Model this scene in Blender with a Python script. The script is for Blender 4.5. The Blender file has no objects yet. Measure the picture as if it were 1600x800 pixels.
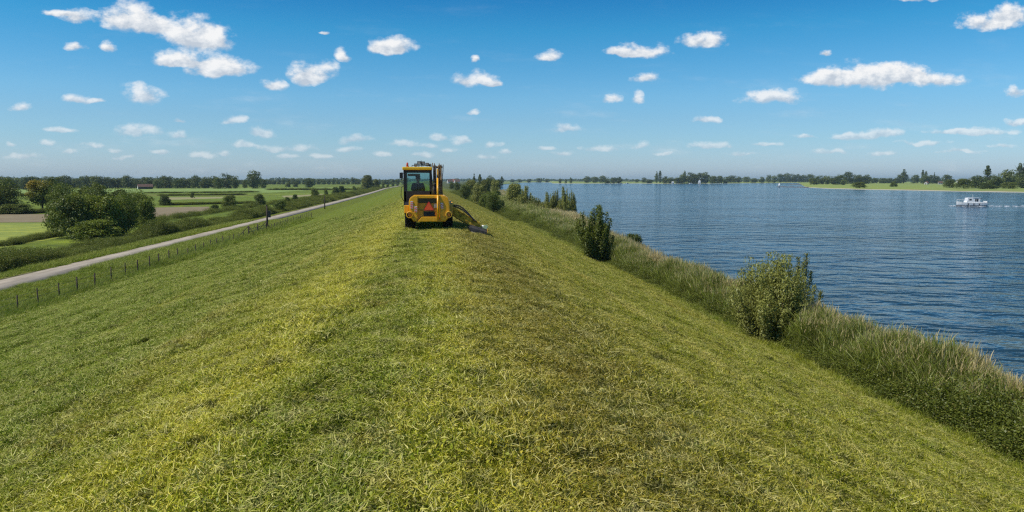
import bpy, bmesh, math, random
import numpy as np
from mathutils import Vector, Matrix

random.seed(7)
R = math.radians
scene = bpy.context.scene
COL = scene.collection

# ------------------------------------------------------------------ camera
F_PX, CX, CY, HOR, VPX, CAMZ = 1155.0, 800.0, 400.0, 281.0, 675.0, 7.2
PITCH = math.atan((CY - HOR) / F_PX)
YAW = math.atan((CX - VPX) * math.cos(PITCH) / F_PX)
cam_data = bpy.data.cameras.new('camera')
cam_data.sensor_width = 36.0
cam_data.lens = 36.0 * F_PX / 1600.0
cam_data.clip_start = 0.1
cam_data.clip_end = 30000.0
cam = bpy.data.objects.new('camera', cam_data)
cam.location = (0, 0, CAMZ)
cam.rotation_euler = (math.pi / 2 - PITCH, 0, -YAW)
COL.objects.link(cam)
scene.camera = cam
CAM_M = cam.rotation_euler.to_matrix()

def ray(px, py):
    return CAM_M @ Vector((px - CX, CY - py, -F_PX))

def ground_at(px, py, z=0.2):
    """Point on the level z that the photograph shows at (px, py)."""
    d = ray(px, py)
    t = (z - CAMZ) / d.z
    return Vector((d.x * t, d.y * t, z))

# ------------------------------------------------------------------ light
SUN_AZ, SUN_EL = R(-104), R(55)
SUN_DIR = Vector((math.sin(SUN_AZ) * math.cos(SUN_EL), math.cos(SUN_AZ) * math.cos(SUN_EL), math.sin(SUN_EL)))
sun_data = bpy.data.lights.new('sun', 'SUN')
sun_data.energy = 4.3
sun_data.angle = R(0.55)
sun_data.color = (1.0, 0.95, 0.86)
sun = bpy.data.objects.new('sun', sun_data)
sun.rotation_euler = SUN_DIR.to_track_quat('Z', 'Y').to_euler()
COL.objects.link(sun)

scene.view_settings.view_transform = 'Standard'
scene.view_settings.look = 'None'
scene.view_settings.gamma = 1.0
scene.view_settings.use_curve_mapping = False
scene.view_settings.exposure = 0.0
scene.render.engine = 'CYCLES'
scene.cycles.use_denoising = False
scene.cycles.filter_width = 1.25
scene.cycles.max_bounces = 6
scene.cycles.diffuse_bounces = 2
scene.cycles.glossy_bounces = 2
scene.cycles.transmission_bounces = 4
scene.cycles.transparent_max_bounces = 8
scene.cycles.volume_bounces = 0
scene.cycles.caustics_reflective = False
scene.cycles.caustics_refractive = False
scene.cycles.sample_clamp_indirect = 3.0
scene.cycles.sample_clamp_direct = 6.0

# ------------------------------------------------------------------ node helpers
class NT:
    def __init__(self, tree):
        self.t = tree
    def n(self, kind, **kw):
        nd = self.t.nodes.new(kind)
        for k, v in kw.items():
            setattr(nd, k, v)
        return nd
    def link(self, a, b):
        self.t.links.new(a, b)
    def put(self, sock, v):
        if isinstance(v, bpy.types.NodeSocket):
            self.link(v, sock)
        elif v is not None:
            sock.default_value = v
    def math(self, op, a, b=None, c=None, clamp=False):
        nd = self.n('ShaderNodeMath', operation=op)
        nd.use_clamp = clamp
        for i, v in enumerate((a, b, c)):
            self.put(nd.inputs[i], v)
        return nd.outputs[0]
    def vmath(self, op, a, b=None):
        nd = self.n('ShaderNodeVectorMath', operation=op)
        self.put(nd.inputs[0], a)
        self.put(nd.inputs[1], b)
        return nd.outputs['Value'] if op in ('LENGTH', 'DOT_PRODUCT') else nd.outputs[0]
    def mix(self, fac, a, b, blend='MIX'):
        nd = self.n('ShaderNodeMix', data_type='RGBA', blend_type=blend)
        self.put(nd.inputs[0], fac)
        self.put(nd.inputs[6], a)
        self.put(nd.inputs[7], b)
        return nd.outputs[2]
    def noise(self, vec, scale, detail=4.0, rough=0.55, dims='3D'):
        nd = self.n('ShaderNodeTexNoise', noise_dimensions=dims)
        self.put(nd.inputs['Vector'], vec)
        nd.inputs['Scale'].default_value = scale
        nd.inputs['Detail'].default_value = detail
        nd.inputs['Roughness'].default_value = rough
        return nd.outputs[0]
    def ramp(self, fac, stops, interp='LINEAR'):
        nd = self.n('ShaderNodeValToRGB')
        cr = nd.color_ramp
        cr.interpolation = interp
        while len(cr.elements) > 1:
            cr.elements.remove(cr.elements[-1])
        for i, (p, c) in enumerate(stops):
            e = cr.elements[0] if i == 0 else cr.elements.new(p)
            e.position = p
            if not isinstance(c, (tuple, list)):
                c = (c, c, c)
            e.color = (*c[:3], 1)
        self.put(nd.inputs[0], fac)
        return nd.outputs[0]
    def smooth(self, v, lo, hi, a=0.0, b=1.0):
        nd = self.n('ShaderNodeMapRange', interpolation_type='SMOOTHSTEP')
        self.put(nd.inputs[0], v)
        nd.inputs[1].default_value, nd.inputs[2].default_value = lo, hi
        nd.inputs[3].default_value, nd.inputs[4].default_value = a, b
        return nd.outputs[0]
    def comb(self, x, y, z=0.0):
        nd = self.n('ShaderNodeCombineXYZ')
        self.put(nd.inputs[0], x); self.put(nd.inputs[1], y); self.put(nd.inputs[2], z)
        return nd.outputs[0]
    def sep(self, v):
        nd = self.n('ShaderNodeSeparateXYZ')
        self.put(nd.inputs[0], v)
        return nd.outputs

def srgb(r, g, b):
    f = lambda c: (c / 12.92 if c <= 0.04045 else ((c + 0.055) / 1.055) ** 2.4)
    return (f(r / 255), f(g / 255), f(b / 255))

# ------------------------------------------------------------------ sky with clouds
world = bpy.data.worlds.new('World')
scene.world = world
world.use_nodes = True
W = NT(world.node_tree)
for nd in list(world.node_tree.nodes):
    world.node_tree.nodes.remove(nd)
SKY_STRENGTH = 0.1
sky = W.n('ShaderNodeTexSky', sky_type='NISHITA')
sky.sun_disc = False
sky.sun_elevation = SUN_EL
sky.sun_rotation = SUN_AZ % (2 * math.pi)
sky.altitude = 0
sky.air_density = 1.0
sky.dust_density = 0.6
sky.ozone_density = 4.0
hs = W.n('ShaderNodeHueSaturation')
hs.inputs['Saturation'].default_value = 1.12
hs.inputs['Value'].default_value = 1.0
W.link(sky.outputs[0], hs.inputs['Color'])
# the photograph's clear, deep polarised blue: tint by height above the horizon
_tg = W.n('ShaderNodeTexCoord')
_el = W.sep(_tg.outputs['Generated'])[2]
sky_col = W.mix(1.0, hs.outputs[0], W.ramp(_el, [(0.0, (0.93, 1.14, 1.66)), (0.014, (0.93, 1.15, 1.62)), (0.05, (0.78, 1.07, 1.36)), (0.079, (0.74, 1.05, 1.28)), (0.108, (0.68, 1.09, 1.29)), (0.19, (0.27, 0.99, 1.20)),
                                                  (0.24, (0.13, 0.76, 1.08)), (0.5, (0.22, 0.62, 0.95)), (1.0, (0.40, 0.70, 0.95))]), 'MULTIPLY')

# clouds are laid out in the world's own directions: u = x / y, v = z / y about the dike's heading
CLOUDS = [(122,25,27,12),(200,23,44,24),(240,36,26,15),(290,46,48,27),(330,60,36,20),(296,91,58,14),(362,103,40,15),(326,108,30,12),(268,98,30,8),
 (90,22,24,5),(122,73,20,8),(169,72,12,10),(425,130,20,10),(490,108,36,18),(483,122,22,10),(532,85,11,10),(615,68,34,14),(600,74,24,11),
 (736,121,34,14),(765,127,16,6),(856,86,18,8),(1003,76,42,12),(975,79,28,7),(1100,64,34,14),(1010,121,23,9),(955,154,15,7),(996,151,14,9),
 (226,146,33,15),(120,153,24,7),(150,157,14,5),(35,166,20,8),(88,205,30,5),(212,203,40,9),(274,210,15,7),(284,190,14,4),(362,187,18,8),
 (410,208,21,9),(560,217,26,7),(630,225,25,6),(687,213,18,6),(718,220,17,7),(672,228,16,6),(885,197,28,8),(1205,151,50,13),(1350,118,74,21),
 (1295,123,50,12),(1400,112,50,16),(1465,123,44,13),(1552,31,54,15),(1585,20,34,15),(1590,143,22,10),(1100,187,21,6),(1320,213,26,6),
 (1382,205,28,8),(1350,210,34,6),(1535,204,52,7),(1590,190,24,6),(770,226,15,5),(790,238,11,4),(68,224,11,5),(147,226,18,5),(40,244,30,5),
 (315,243,18,5),(385,228,18,5),(425,231,22,6),(470,230,28,6),(545,232,18,5),(1000,226,25,6),(940,230,30,5),(1110,226,34,6),(1490,205,40,4),
 (200,244,20,4),(505,243,24,4),(850,232,14,4),(1200,225,22,4),(1440,222,40,4),(1420,-6,50,8),
 (20,224,10,4),(110,236,14,4),(180,232,12,4),(250,238,16,4),(350,240,14,4),(450,243,18,4),(600,240,16,4),(660,243,18,4),(700,236,12,4),(760,244,16,4),(880,240,20,4),(1040,238,18,4),(1160,240,24,4),(1260,215,14,4),(1300,238,30,4),(1380,240,24,4),(1500,236,34,4),(1570,228,22,4),(745,92,7,5),(740,172,8,4),(506,52,8,4),(1292,82,10,5)]
tc = W.n('ShaderNodeTexCoord')
dx, dy, dz = W.sep(tc.outputs['Generated'])[:3]
dys = W.math('MAXIMUM', dy, 0.05)
uv = W.comb(W.math('DIVIDE', dx, dys), W.math('DIVIDE', dz, dys))
warp = W.n('ShaderNodeTexNoise')
W.put(warp.inputs['Vector'], uv)
warp.inputs['Scale'].default_value = 28.0
warp.inputs['Detail'].default_value = 3.0
wv = W.vmath('MULTIPLY', W.vmath('SUBTRACT', warp.outputs[1], (0.5, 0.5, 0.5)), (0.035, 0.018, 0))
uvw = W.vmath('ADD', uv, wv)
acc = None
for (cx_, cy_, a_, b_) in CLOUDS:
    d = ray(cx_, cy_ + b_ * 0.35)
    u, v = d.x / d.y, d.z / d.y
    d2 = ray(cx_ + a_, cy_)
    d3 = ray(cx_, cy_ - b_)
    d0 = ray(cx_, cy_)
    au = abs(d2.x / d2.y - d0.x / d0.y) * 1.22
    bv = abs(d3.z / d3.y - d0.z / d0.y) * 1.5
    # one running vector per cloud: (.., weight * height inside the cloud, weight)
    q = W.n('ShaderNodeVectorMath', operation='MULTIPLY_ADD')
    W.put(q.inputs[0], uvw)
    q.inputs[1].default_value = (1 / au, 1 / bv, 0)
    q.inputs[2].default_value = (-u / au, -v / bv, 1)
    q = q.outputs[0]
    qa = W.vmath('MAXIMUM', q, W.vmath('MULTIPLY', q, (-1, -2.0, 0)))
    ln = W.vmath('LENGTH', W.vmath('MULTIPLY', qa, (1, 1, 0)))
    wgt = W.math('MAXIMUM', W.math('SUBTRACT', 1.12, ln), 0.0)
    wg3 = W.comb(wgt, wgt, wgt)
    nd = W.n('ShaderNodeVectorMath', operation='MULTIPLY_ADD')
    W.put(nd.inputs[0], q); W.put(nd.inputs[1], wg3)
    if acc is not None: W.put(nd.inputs[2], acc)
    acc = nd.outputs[0]
_, acc_h, acc_w = W.sep(acc)[:3]
Fd = W.math('SUBTRACT', W.math('MINIMUM', acc_w, 1.25), 0.12)
n1 = W.noise(W.vmath('MULTIPLY', uv, (1, 1.5, 1)), 36.0, 9.0, 0.60)
soff = (0.010, -0.006, 0)
n1b = W.noise(W.vmath('MULTIPLY', W.vmath('SUBTRACT', uv, soff), (1, 1.5, 1)), 36.0, 9.0, 0.60)
dens = W.math('ADD', Fd, W.math('MULTIPLY', W.math('SUBTRACT', n1, 0.5), 2.1))
alpha = W.math('MULTIPLY', W.smooth(dens, -0.05, 0.80), W.smooth(acc_w, 0.0, 0.14))
vv = W.sep(uv)[1]
# clouds thin out towards the horizon; a faint low veil
alpha = W.math('MULTIPLY', alpha, W.smooth(vv, 0.02, 0.16, 0.42, 0.97))
veil = W.noise(W.vmath('MULTIPLY', uv, (1, 5.0, 1)), 7.0, 6.0, 0.6)
veil = W.math('MULTIPLY', W.smooth(veil, 0.52, 0.8), W.smooth(vv, 0.02, 0.2, 0.30, 0.05))
light = W.math('ADD', 0.70, W.math('MULTIPLY', W.math('SUBTRACT', n1, n1b), 1.5))  # painted shading: offset noise and height lighten cloud tops and grey their bases
hgt = W.math('DIVIDE', acc_h, W.math('MAXIMUM', acc_w, 0.02))
hgt = W.math('ADD', hgt, W.math('MULTIPLY', W.math('SUBTRACT', n1, 0.5), 0.9))
light = W.math('ADD', light, W.smooth(hgt, -0.5, 0.7, -0.34, 0.24))
light = W.math('MINIMUM', W.math('MAXIMUM', light, 0.3), 1.0)
cl_col = W.ramp(light, [(0.36, (5.6, 6.2, 7.0)), (0.60, (7.3, 7.7, 8.2)), (0.92, (9.5, 9.5, 9.5))])
front = W.smooth(dy, 0.1, 0.25)
mask = W.math('MULTIPLY', W.math('MAXIMUM', alpha, veil), front)
final = W.mix(mask, sky_col, cl_col)
bg = W.n('ShaderNodeBackground')
bg.inputs[1].default_value = SKY_STRENGTH
W.link(final, bg.inputs[0])
wo = W.n('ShaderNodeOutputWorld')
W.link(bg.outputs[0], wo.inputs[0])
world.cycles.sampling_method = 'MANUAL'
world.cycles.sample_map_resolution = 512

# ------------------------------------------------------------------ object helpers
def tag(o, label=None, cat=None, group=None, kind=None):
    if label: o['label'] = label
    if cat: o['category'] = cat
    if group: o['group'] = group
    if kind: o['kind'] = kind
    return o

def empty(name, loc=(0, 0, 0), rz=0.0):
    o = bpy.data.objects.new(name, None)
    o.empty_display_size = 0.3
    o.location = loc
    o.rotation_euler = (0, 0, rz)
    COL.objects.link(o)
    return o

def np_mesh(name, verts, faces, attrs=None, smooth=False):
    verts = np.asarray(verts, np.float32)
    faces = np.asarray(faces, np.int32)
    me = bpy.data.meshes.new(name)
    nv, nf, k = len(verts), len(faces), faces.shape[1]
    me.vertices.add(nv)
    me.vertices.foreach_set('co', verts.ravel())
    me.loops.add(nf * k)
    me.loops.foreach_set('vertex_index', faces.ravel())
    me.polygons.add(nf)
    me.polygons.foreach_set('loop_start', np.arange(0, nf * k, k, dtype=np.int32))
    if smooth:
        me.polygons.foreach_set('use_smooth', np.ones(nf, bool))
    for nm, arr in (attrs or {}).items():
        at = me.attributes.new(nm, 'FLOAT', 'POINT')
        at.data.foreach_set('value', np.asarray(arr, np.float32))
    me.update()
    return me

def mesh_obj(name, me, mat, parent=None, link=True):
    if mat is not None and len(me.materials) == 0:
        me.materials.append(mat)
    o = bpy.data.objects.new(name, me)
    if link: COL.objects.link(o)
    if parent is not None: o.parent = parent
    return o

class MB:
    """Collects solids and links them as one mesh."""
    def __init__(self):
        self.bm = bmesh.new()
    def _add(self, tmp, M=None):
        if M is not None:
            bmesh.ops.transform(tmp, matrix=M, verts=tmp.verts)
        me = bpy.data.meshes.new('tmp')
        tmp.to_mesh(me); tmp.free()
        self.bm.from_mesh(me)
        bpy.data.meshes.remove(me)
    def box(self, lo, hi, bevel=0.0, M=None, seg=2):
        t = bmesh.new()
        bmesh.ops.create_cube(t, size=1.0)
        s = [hi[i] - lo[i] for i in range(3)]
        c = [(hi[i] + lo[i]) / 2 for i in range(3)]
        for v in t.verts:
            v.co = Vector((v.co.x * s[0] + c[0], v.co.y * s[1] + c[1], v.co.z * s[2] + c[2]))
        if bevel > 0:
            bmesh.ops.bevel(t, geom=list(t.edges), offset=bevel, segments=seg, affect='EDGES', profile=0.7)
        self._add(t, M)
        return self
    def prism(self, pts, a, b, axis='y', bevel=0.0, M=None):
        """pts: outline in the two other axes; extruded from a to b along axis."""
        t = bmesh.new()
        def mk(p, w):
            if axis == 'y': return Vector((p[0], w, p[1]))
            if axis == 'x': return Vector((w, p[0], p[1]))
            return Vector((p[0], p[1], w))
        va = [t.verts.new(mk(p, a)) for p in pts]
        vb = [t.verts.new(mk(p, b)) for p in pts]
        n = len(pts)
        t.faces.new(va); t.faces.new(vb[::-1])
        for i in range(n):
            t.faces.new([va[i], vb[i], vb[(i + 1) % n], va[(i + 1) % n]])
        bmesh.ops.recalc_face_normals(t, faces=t.faces)
        if bevel > 0:
            bmesh.ops.bevel(t, geom=list(t.edges), offset=bevel, segments=2, affect='EDGES', profile=0.7)
        self._add(t, M)
        return self
    def cyl(self, p0, p1, r0, r1=None, seg=20):
        p0, p1 = Vector(p0), Vector(p1)
        r1 = r0 if r1 is None else r1
        d = p1 - p0
        t = bmesh.new()
        bmesh.ops.create_cone(t, cap_ends=True, segments=seg, radius1=r0, radius2=r1, depth=d.length)
        M = Matrix.Translation((p0 + p1) / 2) @ d.to_track_quat('Z', 'Y').to_matrix().to_4x4()
        for f in t.faces: f.smooth = len(f.verts) == 4
        self._add(t, M)
        return self
    def tube(self, pts, r, seg=8):
        pts = [Vector(p) for p in pts]
        for k in range(len(pts) - 1):
            self.cyl(pts[k], pts[k + 1], r if not isinstance(r, (list, tuple)) else r[k], r if not isinstance(r, (list, tuple)) else r[k + 1], seg)
            if k:
                self.ball(pts[k], r if not isinstance(r, (list, tuple)) else r[k], 8)
        return self
    def ball(self, c, r, seg=16, sc=(1, 1, 1)):
        t = bmesh.new()
        bmesh.ops.create_uvsphere(t, u_segments=seg, v_segments=max(6, seg // 2), radius=r)
        for f in t.faces: f.smooth = True
        self._add(t, Matrix.Translation(c) @ Matrix.Diagonal((*sc, 1)))
        return self
    def ring(self, c, axis, r_out, r_in, w, seg=32):
        """flat ring / tyre solid: revolve a rounded rectangle about axis through c"""
        t = bmesh.new()
        h = w / 2
        b = min(h, (r_out - r_in) / 2) * 0.45
        prof = [(r_in, -h), (r_out - b, -h), (r_out, -h + b), (r_out, h - b), (r_out - b, h), (r_in, h)]
        rings = []
        for i in range(seg):
            an = 2 * math.pi * i / seg
            rings.append([t.verts.new((p[0] * math.cos(an), p[0] * math.sin(an), p[1])) for p in prof])
        n = len(prof)
        for i in range(seg):
            A, B = rings[i], rings[(i + 1) % seg]
            for k in range(n):
                t.faces.new([A[k], B[k], B[(k + 1) % n], A[(k + 1) % n]])
        bmesh.ops.recalc_face_normals(t, faces=t.faces)
        M = Matrix.Translation(c) @ Vector(axis).to_track_quat('Z', 'Y').to_matrix().to_4x4()
        self._add(t, M)
        return self
    def build(self, name, mat, parent=None):
        me = bpy.data.meshes.new(name)
        self.bm.to_mesh(me); self.bm.free()
        return mesh_obj(name, me, mat, parent)

def copy_tree(o, parent=None):
    c = o.copy(); COL.objects.link(c)
    if parent is not None: c.parent = parent
    for ch in o.children:
        copy_tree(ch, c)
    return c
# ------------------------------------------------------------------ terrain shape
def bend(Y):
    return 2.5e-5 * np.clip(Y, 0, 600) ** 2
_P = np.array([(-6000,.2),(-60,.2),(-35.8,.2),(-34.6,-.35),(-33.4,-.35),(-32.2,.2),(-26.7,.24),(-22.6,.22),(-20.9,.3),(-19.3,.62),(-2.8,4.58),(-1.4,4.84),
               (0,4.9),(1.3,4.83),(2.6,4.5),(12.9,.72),(13.8,.5)])
_ss = np.arange(-60, 14, 0.05)
_zz = np.interp(_ss, _P[:, 0], _P[:, 1])
_k = np.hanning(31); _k /= _k.sum()
_zz[20:-20] = np.convolve(_zz, _k, 'same')[20:-20]
_XO = np.array([(-100,15.6),(50,15.8),(75,18.2),(100,21),(140,24),(170,24.6),(290,31),(600,56),(1040,100),(1280,128),(2080,262),(2500,3000),(9000,9000)])
def shore(Y):
    return np.interp(Y, _XO[:, 0], _XO[:, 1])
def height(X, Y):
    X = np.asarray(X, float); Y = np.asarray(Y, float)
    s = X + bend(Y)
    z = np.interp(s, _ss, _zz)
    so = shore(Y)
    z = np.where(s < -60, 0.2, z)
    zr = np.interp((s - 13.8) / np.maximum(so - 13.8, 0.5), [0, 0.55, 1, 1.6, 6], [.5, .35, -0.05, -1.0, -2.0])
    z = np.where(s > 13.8, zr, z)
    m = np.clip((s + 24) / 3, 0, 1) * np.clip((14 - s) / 1.5, 0, 1)
    z = z + m * (0.025 * np.sin(X * 1.3 + Y * .21) * np.sin(Y * .9 + X * .4) + 0.03 * np.sin(Y * .33 + X * .8) + 0.012 * np.sin(X * 4.1 + Y) * np.sin(Y * 3.3))
    return z
def hz(x, y):
    return float(height(x, y))

# ------------------------------------------------------------------ grass tint shared by turf and blades
def turf_tint(N):
    geo = N.n('ShaderNodeNewGeometry')
    pos = geo.outputs['Position']
    X, Y, Z = N.sep(pos)[:3]
    Yc = N.math('MINIMUM', N.math('MAXIMUM', Y, 0.0), 600.0)
    s = N.math('ADD', X, N.math('MULTIPLY', N.math('MULTIPLY', Yc, Yc), 2.5e-5))
    w = N.math('MULTIPLY', N.math('SUBTRACT', N.noise(pos, 0.22, 4.0, 0.6), 0.5), N.smooth(N.math('ABSOLUTE', s), 0.5, 6.0, 1.8, 4.0))
    sw = N.math('ADD', s, w)
    fac = N.math('DIVIDE', N.math('ADD', sw, 26.0), 42.0)
    P = lambda v: (v + 26) / 42
    c = N.ramp(fac, [
        (P(-25), (0.140, 0.195, 0.008)), (P(-22.5), (0.130, 0.180, 0.009)), (P(-20), (0.150, 0.212, 0.013)), (P(-10), (0.152, 0.212, 0.014)),
        (P(-5), (0.172, 0.215, 0.019)), (P(-3.2), (0.30, 0.30, 0.036)), (P(-1.9), (0.40, 0.38, 0.046)), (P(-1.2), (0.21, 0.235, 0.023)),
        (P(-0.6), (0.185, 0.22, 0.019)), (P(0.1), (0.33, 0.32, 0.036)), (P(0.9), (0.30, 0.262, 0.036)), (P(1.6), (0.215, 0.185, 0.025)),
        (P(2.4), (0.20, 0.185, 0.025)), (P(3.2), (0.25, 0.235, 0.027)), (P(6.0), (0.225, 0.235, 0.019)), (P(12.0), (0.22, 0.23, 0.018)), (P(13.5), (0.13, 0.17, 0.012))])
    # mowing lines that run with the dike on the river slope
    ln = N.noise(N.comb(N.math('MULTIPLY', s, 2.2), N.math('MULTIPLY', Y, 0.05)), 1.0, 4.0, 0.6)
    lf = N.math('MULTIPLY', N.smooth(ln, 0.52, 0.72), N.math('ADD', N.math('MULTIPLY', N.smooth(s, 3.0, 5.0), 0.38), 0.36))
    c = N.mix(lf, c, (0.36, 0.31, 0.046, 1))
    for s_line, wd_, am_ in ((5.9, 0.22, .55), (7.4, .16, .3), (10.4, 0.20, .55), (3.9, .25, .35), (-4.6, .3, .3), (-8.0, .3, .25)):
        off = N.math('ABSOLUTE', N.math('SUBTRACT', N.math('ADD', s, N.math('MULTIPLY', N.math('SUBTRACT', ln, 0.5), 0.6)), s_line))
        c = N.mix(N.math('MULTIPLY', N.smooth(off, 0.0, wd_ * 1.6, am_, 0.0), N.smooth(N.noise(pos, 0.45, 3.0, 0.6), 0.38, 0.56)), c, (0.44, 0.37, 0.14, 1))
    # worn brown thatch on the river side of the crest
    c = N.mix(N.math('MULTIPLY', N.smooth(N.math('ABSOLUTE', N.math('SUBTRACT', sw, 2.1)), 0.2, 1.6, 0.32, 0.0), N.smooth(N.noise(pos, 1.1, 4.0, 0.7), 0.42, 0.60)), c, (0.21, 0.135, 0.060, 1))
    # green and dry patches
    g = N.smooth(N.noise(pos, 0.55, 5.0, 0.65), 0.50, 0.70)
    c = N.mix(N.math('MULTIPLY', g, 0.42), c, (0.120, 0.170, 0.012, 1))
    d = N.smooth(N.noise(N.vmath('ADD', pos, (31, 7, 3)), 0.8, 5.0, 0.7), 0.54, 0.72)
    near = N.smooth(N.math('ABSOLUTE', s), 3.0, 12.0, 0.6, 0.22)
    c = N.mix(N.math('MULTIPLY', d, near), c, (0.25, 0.185, 0.040, 1))
    c = N.mix(1.0, c, (1.34, 1.32, 0.80, 1), 'MULTIPLY')
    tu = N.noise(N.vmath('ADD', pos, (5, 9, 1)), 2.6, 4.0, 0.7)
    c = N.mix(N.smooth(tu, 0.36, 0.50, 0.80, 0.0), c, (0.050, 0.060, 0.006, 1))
    c = N.mix(N.smooth(tu, 0.52, 0.66, 0.0, 0.60), c, (0.43, 0.40, 0.150, 1))
    return c, s, pos, Y

def make_turf():
    m = bpy.data.materials.new('turf'); m.use_nodes = True
    N = NT(m.node_tree); b = m.node_tree.nodes['Principled BSDF']
    c, s, pos, Y = turf_tint(N)
    X = N.sep(pos)[0]
    # polder farmland beyond the road: long strips of pasture
    fv = N.comb(N.math('MULTIPLY', X, 0.0035), N.math('ADD', N.math('MULTIPLY', Y, 0.020), N.math('MULTIPLY', X, 0.003)))
    fn = N.noise(fv, 1.0, 3.0, 0.55)
    fc = N.ramp(fn, [(0.28, (0.165, 0.218, 0.024)), (0.40, (0.236, 0.313, 0.028)), (0.47, (0.189, 0.248, 0.024)), (0.53, (0.295, 0.366, 0.035)),
                     (0.60, (0.201, 0.260, 0.028)), (0.68, (0.319, 0.260, 0.088)), (0.8, (0.177, 0.236, 0.026))])
    fine = N.noise(pos, 0.35, 6.0, 0.65)
    fc = N.mix(N.smooth(fine, 0.35, 0.7), fc, (0.085, 0.12, 0.028, 1))
    far = N.smooth(s, -39.0, -31.0, 1.0, 0.0)
    c = N.mix(far, c, fc)
    # river side flats
    flat = N.smooth(s, 14.0, 22.0)
    c = N.mix(flat, c, (0.115, 0.135, 0.035, 1))
    # unresolved blades: fine grain of shade between stems
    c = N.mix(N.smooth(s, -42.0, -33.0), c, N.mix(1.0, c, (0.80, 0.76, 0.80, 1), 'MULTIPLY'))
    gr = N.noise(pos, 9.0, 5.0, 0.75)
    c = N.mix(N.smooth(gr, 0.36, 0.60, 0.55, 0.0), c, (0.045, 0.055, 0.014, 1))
    gr2 = N.noise(pos, 2.1, 6.0, 0.7)
    c = N.mix(N.smooth(gr2, 0.55, 0.75, 0.0, 0.45), c, (0.33, 0.32, 0.13, 1))
    N.link(c, b.inputs['Base Color'])
    b.inputs['Roughness'].default_value = 0.9
    b.inputs['Specular IOR Level'].default_value = 0.1
    bp = N.n('ShaderNodeBump')
    bp.inputs['Strength'].default_value = 0.9
    bp.inputs['Distance'].default_value = 0.12
    N.link(N.math('ADD', N.noise(pos, 6.0, 6.0, 0.75), N.noise(pos, 0.9, 4.0, 0.6)), bp.inputs['Height'])
    N.link(bp.outputs[0], b.inputs['Normal'])
    return m
MAT_TURF = make_turf()

def make_blade_mat():
    m = bpy.data.materials.new('grass_blades'); m.use_nodes = True
    N = NT(m.node_tree); nodes = m.node_tree.nodes
    nodes.remove(nodes['Principled BSDF'])
    c, s, pos, Y = turf_tint(N)
    at = N.n('ShaderNodeAttribute', attribute_name='tint')
    t = at.outputs['Fac']
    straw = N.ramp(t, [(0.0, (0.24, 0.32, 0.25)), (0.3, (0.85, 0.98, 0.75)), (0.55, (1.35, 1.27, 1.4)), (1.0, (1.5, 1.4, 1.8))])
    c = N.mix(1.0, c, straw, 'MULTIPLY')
    dryness = N.smooth(t, 0.5, 0.95, 0.0, 0.8)
    c = N.mix(dryness, c, (0.66, 0.59, 0.22, 1))
    df = N.n('ShaderNodeBsdfDiffuse'); N.link(c, df.inputs[0])
    tr = N.n('ShaderNodeBsdfTranslucent'); N.link(c, tr.inputs[0])
    gl = N.n('ShaderNodeBsdfGlossy'); gl.inputs['Roughness'].default_value = 0.45
    gl.inputs[0].default_value = (0.9, 0.95, 0.8, 1)
    ms = N.n('ShaderNodeMixShader'); ms.inputs[0].default_value = 0.16
    N.link(df.outputs[0], ms.inputs[1]); N.link(tr.outputs[0], ms.inputs[2])
    m2 = N.n('ShaderNodeMixShader'); m2.inputs[0].default_value = 0.02
    N.link(ms.outputs[0], m2.inputs[1]); N.link(gl.outputs[0], m2.inputs[2])
    N.link(m2.outputs[0], nodes['Material Output'].inputs[0])
    return m
MAT_BLADE = make_blade_mat()

def simple(name, col, rough=0.6, spec=0.3, metal=0.0, var=0.0, vscale=3.0, bump=0.0, bscale=20.0, coat=0.0):
    m = bpy.data.materials.new(name); m.use_nodes = True
    N = NT(m.node_tree); b = m.node_tree.nodes['Principled BSDF']
    b.inputs['Base Color'].default_value = (*col, 1)
    b.inputs['Roughness'].default_value = rough
    b.inputs['Specular IOR Level'].default_value = spec
    b.inputs['Metallic'].default_value = metal
    b.inputs['Coat Weight'].default_value = coat
    tc = N.n('ShaderNodeTexCoord')
    if var > 0:
        n = N.noise(tc.outputs['Object'], vscale, 6.0, 0.65)
        dark = tuple(x * (1 - var) for x in col)
        N.link(N.mix(N.smooth(n, 0.35, 0.65), (*dark, 1), (*[min(1, x * (1 + var * .5)) for x in col], 1)), b.inputs['Base Color'])
    if bump > 0:
        bp = N.n('ShaderNodeBump'); bp.inputs['Strength'].default_value = bump; bp.inputs['Distance'].default_value = 0.02
        N.link(N.noise(tc.outputs['Object'], bscale, 5.0, 0.6), bp.inputs['Height'])
        N.link(bp.outputs[0], b.inputs['Normal'])
    return m

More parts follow.
